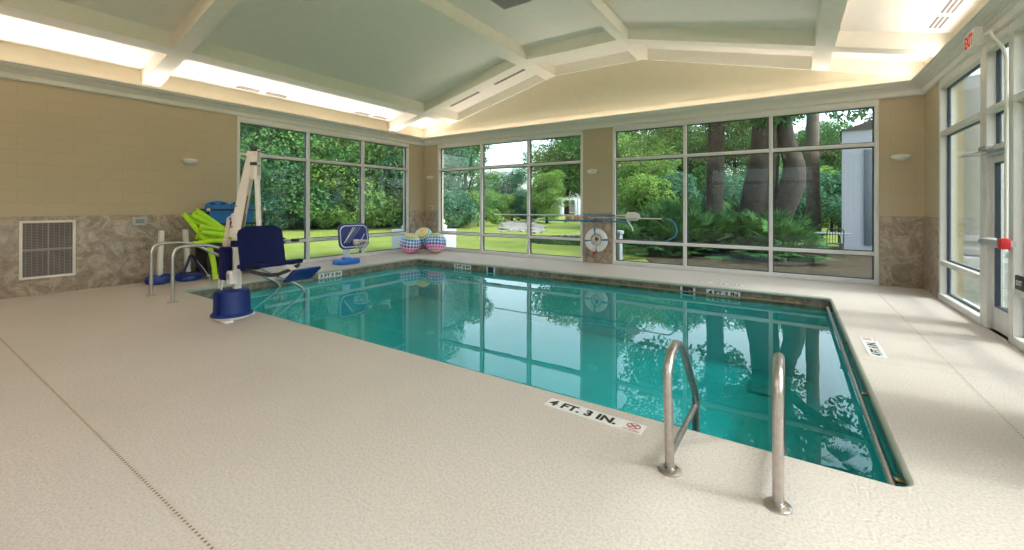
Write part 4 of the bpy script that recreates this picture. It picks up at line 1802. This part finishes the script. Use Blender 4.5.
kb = kickboard('blue kickboard, left one of two standing on top of the rack')
kb.location = (-9.46, 3.83, 1.046)
kb.rotation_euler = (0, radians(-6), radians(-8))
kb2 = copy_tree(kb)
kb2['label'] = 'blue kickboard, right one half behind the lift boom, on top of the rack'
kb2.location = (-9.48, 4.27, 1.046)

# ---- pool noodles fanned over the rack's middle rail
def noodle(pts, label, r=.045):
    o = empty('pool_noodle', pts[0], label=label, cat='pool noodle', group='lime pool noodles on the rack')
    p0_ = Vector(pts[0])
    loc = [Vector(p) - p0_ for p in pts]
    # smooth curve through control points
    path = catmull(loc, 5)
    mb = MB()
    mb.tube(path, r, 14)
    mb.build('foam', M['lime'], o)
    mb = MB()
    d = (path[0] - path[1]).normalized()
    mb.tube([path[0] + d * .0005, path[0] + d * .002], r * .36, 10)
    mb.build('hollow', simple('hollow_end', (.16, .25, .02), .8), o)
    return o


NOODLES = [
    (-8.98, [(3.182, 1.243), (3.422, .901), (3.58, .70)], 'lime pool noodle, leftmost and steepest, rising over the stone wainscot'),
    (-9.07, [(3.283, 1.171), (3.475, 1.022), (4.00, .62)], 'short-looking lime pool noodle tucked behind the two long upper ones'),
    (-8.98, [(3.308, 1.231), (3.60, 1.04), (3.901, .834), (4.15, .70)], 'long lime pool noodle, second from the top of the fan'),
    (-9.07, [(3.377, 1.311), (3.64, 1.10), (3.901, .877), (4.15, .70)], 'long lime pool noodle, topmost of the fan'),
    (-8.89, [(3.43, 1.000), (3.674, .955), (3.90, .90), (4.15, .83)], 'lime pool noodle with its round end toward the viewer, upper of the middle three'),
    (-8.89, [(3.447, .905), (3.66, .860), (3.90, .805), (4.15, .735)], 'lime pool noodle with its round end toward the viewer, middle of three'),
    (-9.16, [(3.378, .804), (3.62, .785), (3.88, .755), (4.10, .66)], 'lime pool noodle lying almost level, second from the bottom'),
    (-8.89, [(3.335, .675), (3.50, .705), (3.674, .72), (3.92, .69), (4.15, .635)], 'curved lime pool noodle, lowest of the level ones'),
    (-8.89, [(3.60, .60), (3.66, .34), (3.70, .04)], 'lime pool noodle standing upright at the front of the rack'),
]
for X_, yz, lb in NOODLES:
    k_ = X_ / -9.25
    noodle([(X_, y * k_, CAMH + (z - CAMH) * k_) if z > .1 else (X_, y * k_, z) for y, z in yz], lb)
# ---- floating basketball hoop
hp = empty('basketball_hoop', (-8.88, 6.32, 0), radians(0), label='blue pool basketball hoop standing on the left deck', cat='basketball hoop')
mb = MB()
t_ = []
for k in range(28):
    a = 2 * pi * k / 28
    c_, s_ = cos(a), sin(a)
    t_.append((.20 * (abs(c_) ** .5) * (1 if c_ > 0 else -1), .30 * (abs(s_) ** .5) * (1 if s_ > 0 else -1)))
mb.prism(t_, 'z', 0, .11, .025)
mb.lathe([(.12, .10), (.11, .15), (.09, .16)], n=20)
mb.build('base', M['blue_bright'], hp)
mb = MB()
mb.box(-.055, .055, -.07, .07, .13, .46, .02)
mb.build('stem', M['white_plastic'], hp)


def octa(w, h, cx=.52, n=4):
    r = cx * min(w, h)
    return rounded_rect(-w, w, -h, h, r, n)


bbm = Matrix.Translation((.09, .14, .655)) @ Matrix.Rotation(radians(-6), 4, 'Y')
mb = MB()
mb.prism([(p[0], p[1]) for p in octa(.42, .30)], 'x', -.015, .015, .006, mtx=bbm)
bd = mb.build('backboard', simple('backboard_blue', (.012, .035, .24), .4), hp)
mb = MB()
o1, o2 = octa(.385, .265), octa(.36, .24)
n = len(o1)
for k in range(n):
    a, b, c_, d = o1[k], o1[(k + 1) % n], o2[(k + 1) % n], o2[k]
    mb.face([bbm @ Vector((.0165, *a)), bbm @ Vector((.0165, *b)), bbm @ Vector((.0165, *c_)), bbm @ Vector((.0165, *d))])
for off, w_ in ((-.17, .018), (-.11, .018), (-.02, .006), (.05, .006)):
    # diagonal stripes rising to the right
    ln = .21
    y0, z0_, y1, z1_ = off - ln - .0, -ln + .06, off + ln - .07, ln + .0
    mb.face([bbm @ Vector((.0167, max(-.30, y0), z0_)), bbm @ Vector((.0167, max(-.30, y0) + w_ * 1.6, z0_)), bbm @ Vector((.0167, y1 + w_ * 1.6, z1_)), bbm @ Vector((.0167, y1, z1_))])
mb.face([bbm @ Vector((.0167, .10, -.20)), bbm @ Vector((.0167, .13, -.20)), bbm @ Vector((.0167, .30, .02)), bbm @ Vector((.0167, .30, .06))])
mb.build('stripes', M['white_plastic'], bd, smooth=False)
mb = MB()
mb.box(.01, .10, -.05, .05, -.20, -.08, .012, mtx=bbm)
mb.build('hoop_bracket', M['white_plastic'], hp)
mb = MB()
hc = bbm @ Vector((.26, .0, -.12))
mb.torus(hc, .17, .012, 'z', 28, 8)
ho = mb.build('hoop', M['white_plastic'], hp)
mb = MB()
for k in range(12):
    a = 2 * pi * k / 12
    for s_ in (.52, -.52):
        mb.tube([hc + Vector((.17 * cos(a), .17 * sin(a), 0)), hc + Vector((.13 * cos(a + s_ * .5), .13 * sin(a + s_ * .5), -.12)), hc + Vector((.10 * cos(a + s_), .10 * sin(a + s_), -.24))], .0035, 5)
mb.build('net', M['rope'], ho)

# ---- beach balls
def ball_mesh():
    t_ = bmesh.new()
    nu, nv, r = 40, 24, .30
    uvl = t_.loops.layers.uv.new('UVMap')
    V = [[t_.verts.new((r * sin(pi * j / nv) * cos(2 * pi * i / nu), r * sin(pi * j / nv) * sin(2 * pi * i / nu), -r * cos(pi * j / nv))) for i in range(nu)] for j in range(1, nv)]
    bot, top = t_.verts.new((0, 0, -r)), t_.verts.new((0, 0, r))
    for j in range(nv - 2):
        for i in range(nu):
            f = t_.faces.new((V[j][i], V[j][(i + 1) % nu], V[j + 1][(i + 1) % nu], V[j + 1][i]))
            for l, (ii, jj) in zip(f.loops, ((i, j + 1), (i + 1, j + 1), (i + 1, j + 2), (i, j + 2))):
                l[uvl].uv = (ii / nu, jj / nv)
    for i in range(nu):
        f = t_.faces.new((bot, V[0][(i + 1) % nu], V[0][i]))
        for l, uv in zip(f.loops, ((.5 / nu + i / nu, 0), ((i + 1) / nu, 1 / nv), (i / nu, 1 / nv))):
            l[uvl].uv = uv
        f = t_.faces.new((top, V[-1][i], V[-1][(i + 1) % nu]))
        for l, uv in zip(f.loops, ((.5 / nu + i / nu, 1), (i / nu, 1 - 1 / nv), ((i + 1) / nu, 1 - 1 / nv))):
            l[uvl].uv = uv
    for f in t_.faces:
        f.smooth = True
    me = bpy.data.meshes.new('beach_ball')
    t_.to_mesh(me)
    t_.free()
    me.materials.append(M['ball'])
    return me


bm_ = ball_mesh()
for loc, rot, sc, lb in (((-9.2, 8.67, .30), (.1, .15, .5), 1, 'dotted rainbow beach ball on the deck, left of the three in the corner'),
                         ((-8.66, 9.16, .30), (-.05, .2, 1.9), 1, 'dotted rainbow beach ball on the deck, right of the three in the corner'),
                         ((-9.25, 9.25, .445), (.75, .2, .2), .985, 'dotted rainbow beach ball resting behind and on top of the other two')):
    o = bpy.data.objects.new('beach_ball', bm_)
    COL.objects.link(o)
    o.location = loc
    o.rotation_euler = rot
    o.scale = (sc,) * 3
    tag(o, lb, 'beach ball', 'beach balls in the corner')

# ---- life ring on the pillar
lr = empty('hanging_life_ring', (-3.935, YB - .014, .56), label='white life ring with blue bands hung on the stone pillar', cat='life ring')
mb = MB()
mb.torus((0, -.065, 0), .217, .078, 'y', 48, 16)
for v in mb.bm.verts:
    v.co.y = -.065 + (v.co.y + .065) * .72
mb.build('ring', M['white_plastic'], lr)
for k in range(4):
    a = k * pi / 2 + .08
    mb = MB()
    mb.torus((0, -.065, 0), .217, .0815, 'y', 3, 16, a - .09, a + .09)
    for v in mb.bm.verts:
        v.co.y = -.065 + (v.co.y + .065) * .72
    mb.build('band', M['aqua_pole'], lr)
mb = MB()
for i in range(4):
    mb.torus((.0 + .01 * i, -.06 - .014 * i, -.005 + .012 * i), .115 - .018 * i, .012, 'y', 24, 6)
mb.tube(fillet([(.02, -.06, -.05), (-.01, -.14, -.16), (-.03, -.15, -.24), (-.02, -.14, -.28)], .06), .010, 7)
mb.tube(fillet([(.05, -.07, .0), (.0, -.12, -.12), (.03, -.15, -.22), (-.01, -.14, -.27)], .06), .009, 7)
mb.build('rope', M['rope'], lr)
mb = MB()
mb.ellipsoid((-.02, -.14, -.30), .042, .042, .04, 14, 10)
mb.build('float', M['red'], lr)
mb = MB()
mb.tube([(0, 0, .13), (0, -.08, .13)], .012, 8)
mb.build('wall_hook', M['grey_metal'], lr)

# ---- poles on the pillar hooks
HX = (-4.12, -3.74)
pole = empty('leaf_skimmer', (-3.9, YB - .10, 1.15), label='pool skimmer net on a long silver pole across the pillar', cat='skimmer net')
mb = MB()
mb.tube([(-3.05, 0, -.005), (.72, 0, .015)], .016, 10)
mb.build('pole', M['alu'], pole)
mb = MB()
mb.tube([(-.35, 0, .0165), (.45, 0, .0165)], .019, 10)
mb.build('pole_sleeve', M['aqua_pole'], pole)
mb = MB()
out = [(.70, .04), (.71, -.06), (.76, -.10), (.98, -.10), (1.05, -.03), (1.03, .05), (.94, .10), (.76, .10)]
mb.prism(out, 'y', -.03, -.015, .004)
mb.build('net_frame', M['white_plastic'], pole)
mb = MB()
mb.tube([(.74, -.02, -.08), (.86, -.025, -.26), (.88, -.025, -.34)], .016, 8)
mb.build('net_handle', M['white_plastic'], pole)
mb = MB()
for hx_ in (-.22, .16):
    mb.tube(fillet([(hx_, .086, .03), (hx_, .03, .03), (hx_, -.005, -.02), (hx_, -.03, .02)], .02), .007, 6)
mb.build('wall_hook', M['grey_metal'], pole)

pole = empty('rescue_hook', (-3.9, YB - .06, 1.02), label='blue shepherd crook pole hung below the skimmer pole', cat='rescue pole')
mb = MB()
mb.tube([(-1.65, 0, .0), (.82, 0, .0)], .019, 10)
mb.build('pole', M['aqua_pole'], pole)
mb = MB()
mb.tube([(-1.85, 0, .01), (-1.65, 0, 0)], .014, 10)
mb.build('pole_tip', M['alu'], pole)
mb = MB()
for hx_ in (-.22, .16):
    mb.tube(fillet([(hx_, .046, .03), (hx_, .03, .03), (hx_, -.005, -.026), (hx_, -.03, .02)], .02), .007, 6)
mb.build('wall_hook', M['grey_metal'], pole)

pole = empty('body_hook', (-2.9, YB - .175, 1.11), label='white pole ending in a blue life hook before the right back window', cat='rescue pole')
mb = MB()
mb.tube([(-1.2, 0, .005), (.54, 0, .0)], .014, 10)
mb.build('pole', M['alu'], pole)
mb = MB()
mb.tube([(.54, 0, 0), (.64, 0, 0)], .018, 10)
mb.build('ferrule', M['black'], pole)
mb = MB()
mb.tube(catmull([(.64, 0, 0), (.72, 0, -.02), (.82, 0, -.13), (.85, 0, -.26), (.80, 0, -.39), (.70, 0, -.45), (.61, 0, -.49)], 5), .015, 10)
mb.build('hook', M['aqua_pole'], pole)
mb = MB()
for hx_ in (-1.12, -.80):
    mb.tube(fillet([(hx_, .157, -.03), (hx_, .02, -.03), (hx_, -.03, -.025), (hx_, -.035, .015)], .02), .007, 6)
mb.build('wall_hook', M['grey_metal'], pole)

# ---- wall sconces
def sconce(loc, rz, label):
    s_ = empty('wall_sconce', loc, rz, label=label, cat='wall light', group='small white wall lights')
    mb = MB()
    t_ = bmesh.new()
    bmesh.ops.create_uvsphere(t_, u_segments=24, v_segments=14, radius=1)
    for v in t_.verts:
        z = v.co.z
        v.co = Vector((v.co.x * .135, max(v.co.y, -.02) * .115, (z * .045 if z > 0 else z * .075)))
    mb._merge(t_)
    mb.build('shade', M['white_plastic'], s_)
    mb = MB()
    mb.box(-.06, .06, -.012, .002, -.04, .03, .003)
    mb.build('back_plate', M['white_plastic'], s_)
    return s_


sconce((XL + .004, 3.48, 2.27), radians(-90), 'white oval wall light above the noodle rack')
sconce((-9.50, YB - .004, 2.28), pi, 'white oval wall light in the far left corner')
sconce((-4.06, YB - .004, 2.25), pi, 'white oval wall light above the life ring')
sconce((1.60, YB - .004, 2.26), pi, 'white oval wall light on the right corner pier')

# ---- wall grille and control panel
g = empty('wall_grille', (XL + .014, 1.585, .705), label='large square return-air grille with pale frame low on the left wall', cat='vent')
mb = MB()
for a in ((-.305, .305, .415, .45), (-.305, .305, -.45, -.415), (-.305, -.27, -.415, .415), (.27, .305, -.415, .415)):
    mb.box(0, .02, a[0], a[1], a[2], a[3], .004)
mb.build('frame', M['trim'], g)
mb = MB()
mb.box(.0, .003, -.27, .27, -.415, .415)
mb.build('filter', simple('filter_grey', (.13, .11, .105), .8, noise=.15, nscale=5), g)
mb = MB()
for i in range(34):
    z = -.405 + .0245 * i
    mb.box(.004, .010, -.27, .27, z, z + .006)
for i in range(9):
    y = -.24 + .06 * i
    mb.box(.009, .012, y - .003, y + .003, -.415, .415)
mb.build('louvres', simple('louvre_grey', (.30, .26, .25), .5), g, smooth=False)
mb = MB()
mb.box(.010, .016, -.27, .27, -.02, .012)
mb.box(.010, .016, -.008, .008, -.415, .415)
mb.build('crossbar', simple('crossbar_grey', (.34, .30, .28), .5), g)

c = empty('wall_control_panel', (XL + .014, 2.70, 1.105), label='small grey control panel with a display on the left wainscot', cat='control panel')
mb = MB()
mb.box(0, .045, -.105, .105, -.08, .08, .012)
mb.build('housing', simple('panel_grey', (.40, .41, .43), .4), c)
mb = MB()
mb.box(.044, .048, -.06, .06, -.03, .045, .003)
mb.build('display', simple('display_grey', (.20, .26, .26), .2), c)
mb = MB()
for i in range(4):
    mb.box(.044, .048, -.06 + .035 * i, -.042 + .035 * i, -.06, -.045, .002)
mb.build('button', M['tile_white'], c)

o_ = empty('wall_sensor', (-9.43, YB, 1.33), label='tiny dark sensor on the back wall in the far left corner', cat='sensor')
mb = MB()
mb.box(-.045, .045, -.02, 0, -.055, .055, .008)
mb.build('plate', M['white_plastic'], o_)
mb = MB()
mb.box(-.022, .022, -.03, -.018, -.03, .02, .004)
mb.build('eye', M['black'], o_)

# ---- ceiling vents
def slope_matrix(x, y, left=True):
    z = soffit(x) + UP
    s_ = .25 if left else -.25
    d = Vector((1, 0, s_)).normalized()
    n_ = Vector((s_, 0, -1)).normalized()
    m = Matrix.Identity(4)
    yv = n_.cross(d)
    for i in range(3):
        m[i][0], m[i][1], m[i][2], m[i][3] = d[i], yv[i], n_[i], (x, y, z)[i]
    return m


def vent(mtx, w, h, label, slots=4, along='y', mat='vent', name='ceiling_vent'):
    e = empty(name, label=label, cat='vent')
    e.matrix_world = mtx
    mb = MB()
    f_ = .012
    mb.box(-w / 2, w / 2, -h / 2, h / 2, -.002, .008, .002)
    mb.build('frame', M[mat], e)
    mb = MB()
    for i in range(slots):
        if along == 'y':
            a = -w / 2 + f_ + (w - 2 * f_) * (i + .5) / slots
            q = (w - 2 * f_) / slots * .3
            mb.box(a - q, a + q, -h / 2 + f_, h / 2 - f_, .007, .011)
        else:
            a = -h / 2 + f_ + (h - 2 * f_) * (i + .5) / slots
            q = (h - 2 * f_) / slots * .3
            mb.box(-w / 2 + f_, w / 2 - f_, a - q, a + q, .007, .011)
    mb.build('louvre', simple('vent_shadow', (.16, .14, .14), .6) if 'vs' not in M else M['vs'], e)
    return e


M['vs'] = simple('vent_shadow', (.16, .14, .14), .6)
for y, lb in ((4.46, 'long ceiling vent above the left wall, nearest of four'), (5.05, 'long ceiling vent above the left wall, second of four'),
              (7.33, 'long ceiling vent above the left wall, third of four'), (7.93, 'long ceiling vent above the left wall, farthest of four')):
    vent(slope_matrix(-9.62, y), .13, .46, lb, 3)
for x, lb in ((-7.62, 'linear ceiling diffuser in the far narrow coffer, lower of two'), (-6.08, 'linear ceiling diffuser in the far narrow coffer, upper of two')):
    vent(slope_matrix(x, 9.2), 1.06, .10, lb, 2, 'x')
for y, lb in ((7.93, 'three-slot ceiling vent above the right wall, farther of two'), (7.37, 'three-slot ceiling vent above the right wall, nearer of two')):
    e = vent(slope_matrix(1.675, y, False), .17, .46, lb, 3, mat='ceil')
e = empty('ceiling_grille', (-4.10, 6.14, soffit(-4) + UP), label='wide grey grille in the flat top of the ceiling', cat='vent')
mb = MB()
mb.box(-.30, .30, -.30, .30, -.012, .002, .003)
mb.build('frame', M['vent'], e)
mb = MB()
for i in range(10):
    y = -.26 + .055 * i
    mb.box(-.27, .27, y, y + .02, -.016, -.011)
mb.build('louvre', M['vs'], e)
e = empty('recessed_light', label='round white recessed light above the left wall', cat='ceiling light')
e.matrix_world = slope_matrix(-9.25, 5.69)
mb = MB()
mb.lathe([(.085, -.002), (.085, .008), (.06, .012), (.06, .004)], n=28)
mb.build('trim_ring', M['white_plastic'], e)
mb = MB()
mb.lathe([(.058, .002), (.058, .006)], n=24)
mb.build('lens', M['white_plastic'], e)

# ---- exit sign, conduit with alarm box, small door sign
e = empty('exit_sign', (1.66, 6.73, 3.235), label='white lit EXIT sign with red letters on the crown moulding over the door', cat='exit sign')
mb = MB()
mb.box(0, .075, -.155, .155, -.10, .10, .008)
mb.box(.07, .17, -.06, .06, -.03, .03, .004)
mb.build('housing', M['white_plastic'], e)
lettering('letter', 'EXIT', .25, .135, mat_emit('exit_red', (1.0, .06, .035), .9), basis((0, -1, 0), (0, 0, 1), (-.0015, 0, 0)), e, .035)

e = empty('door_alarm', (XR - .10, 6.34, 1.02), label='red alarm box at the end of a white wall conduit beside the door', cat='alarm')
mb = MB()
mb.box(-.022, .05, -.055, .045, -.055, .055, .008)
mb.build('alarm_box', M['red'], e)
mb = MB()
mb.tube(fillet([(.03, 0, .055), (.03, 0, 1.95), (-.04, .06, 2.12), (-.04, .16, 2.22), (.02, .22, 2.26)], .10), .016, 10)
mb.build('conduit', M['trim'], e)
mb = MB()
mb.box(.03, .09, -.03, .03, -.03, .03)
mb.build('mount', M['grey_metal'], e)

e = empty('exit_plate', (XR - .03, 6.12, .64), label='small black EXIT plate on the window rail right of the door', cat='sign')
mb = MB()
mb.box(-.012, .015, -.12, .12, -.055, .085, .006)
mb.build('plate', M['black'], e)
lettering('letter', 'EXIT', .13, .05, M['tile_white'], basis((0, -1, 0), (0, 0, 1), (-.014, .02, .015)), e, .03)

# ================================================================== LIGHT
def area(name, loc, sx, sy, rot, col, watts):
    l = bpy.data.lights.new(name, 'AREA')
    l.shape = 'RECTANGLE'
    l.size, l.size_y = sx, sy
    l.color = col
    l.energy = watts
    o = bpy.data.objects.new(name, l)
    COL.objects.link(o)
    o.location = loc
    o.rotation_euler = rot
    return o


WARM = (1.0, .885, .765)
ZL = ZC + .19
PWM = 32.0     # watts per metre of cove strip
ly = YB - YR - .4
lx = XR - XL - .4
cy, cx = (YB + YR) / 2, (XL + XR) / 2
TL = radians(50)
for x_, sg in ((XL + .07, 1), (XR - .07, -1)):
    cs = area('cove_strip', (x_, cy, ZL), .06, ly, (pi, sg * radians(55), 0), WARM, PWM * ly * (.85 if sg > 0 else .85))
    cs.data.spread = radians(125)
area('cove_strip', (cx, YB - .07, ZL), lx, .06, (pi + TL, 0, 0), WARM, PWM * lx * .42)
area('cove_strip', (cx, YR + .07, ZL), lx, .06, (pi - TL, 0, 0), WARM, PWM * lx * 2.2)
sun = bpy.data.lights.new('sun', 'SUN')
sun.energy = 4.0
sun.angle = radians(5.0)
sun.color = (1.0, .95, .86)
so = bpy.data.objects.new('sun', sun)
COL.objects.link(so)
SUN_DIR = Vector((.74, .05, .88)).normalized()     # towards the sun
so.rotation_euler = SUN_DIR.to_track_quat('Z', 'Y').to_euler()

w = bpy.data.worlds.new('World')
S.world = w
w.use_nodes = True
nt = w.node_tree
for n_ in list(nt.nodes):
    nt.nodes.remove(n_)
out = nt.nodes.new('ShaderNodeOutputWorld')
bg = nt.nodes.new('ShaderNodeBackground')
sky = nt.nodes.new('ShaderNodeTexSky')
sky.sky_type = 'NISHITA'
sky.sun_disc = False
sky.sun_elevation = math.asin(SUN_DIR.z)
sky.sun_rotation = atan2(SUN_DIR.x, SUN_DIR.y)
sky.air_density = 1.0
sky.dust_density = 4.0
sky.ozone_density = 1.0
hs = nt.nodes.new('ShaderNodeHueSaturation')
hs.inputs['Saturation'].default_value = .45
nt.links.new(sky.outputs[0], hs.inputs['Color'])
nt.links.new(hs.outputs[0], bg.inputs[0])
bg.inputs[1].default_value = 1.25
nt.links.new(bg.outputs[0], out.inputs[0])

# ================================================================== CAMERA
cam = bpy.data.cameras.new('camera')
cam.sensor_width = 36.0
cam.lens = 424.16 / 1024 * 36
cam.shift_y = -(275 - 205.29) / 1024
cam.clip_end = 400
co = bpy.data.objects.new('camera', cam)
COL.objects.link(co)
co.rotation_mode = 'QUATERNION'
fw = Vector((-sin(.5802), cos(.5802), 0))
co.matrix_world = Matrix.Translation((0, 0, CAMH)) @ Matrix.Rotation(.5802, 4, 'Z') @ Matrix.Rotation(pi / 2, 4, 'X') @ Matrix.Rotation(.0014, 4, 'Z')
S.camera = co

vs_ = S.view_settings
vs_.view_transform = 'Standard'
vs_.look = 'None'
vs_.exposure = -0.70
vs_.gamma = 1.0
vs_.use_curve_mapping = False
S.cycles.use_denoising = True
S.cycles.max_bounces = 10
S.cycles.diffuse_bounces = 5
S.cycles.glossy_bounces = 4
S.cycles.transparent_max_bounces = 16
S.cycles.transmission_bounces = 4
S.cycles.sample_clamp_indirect = 8.0
S.cycles.caustics_reflective = False
S.cycles.caustics_refractive = False
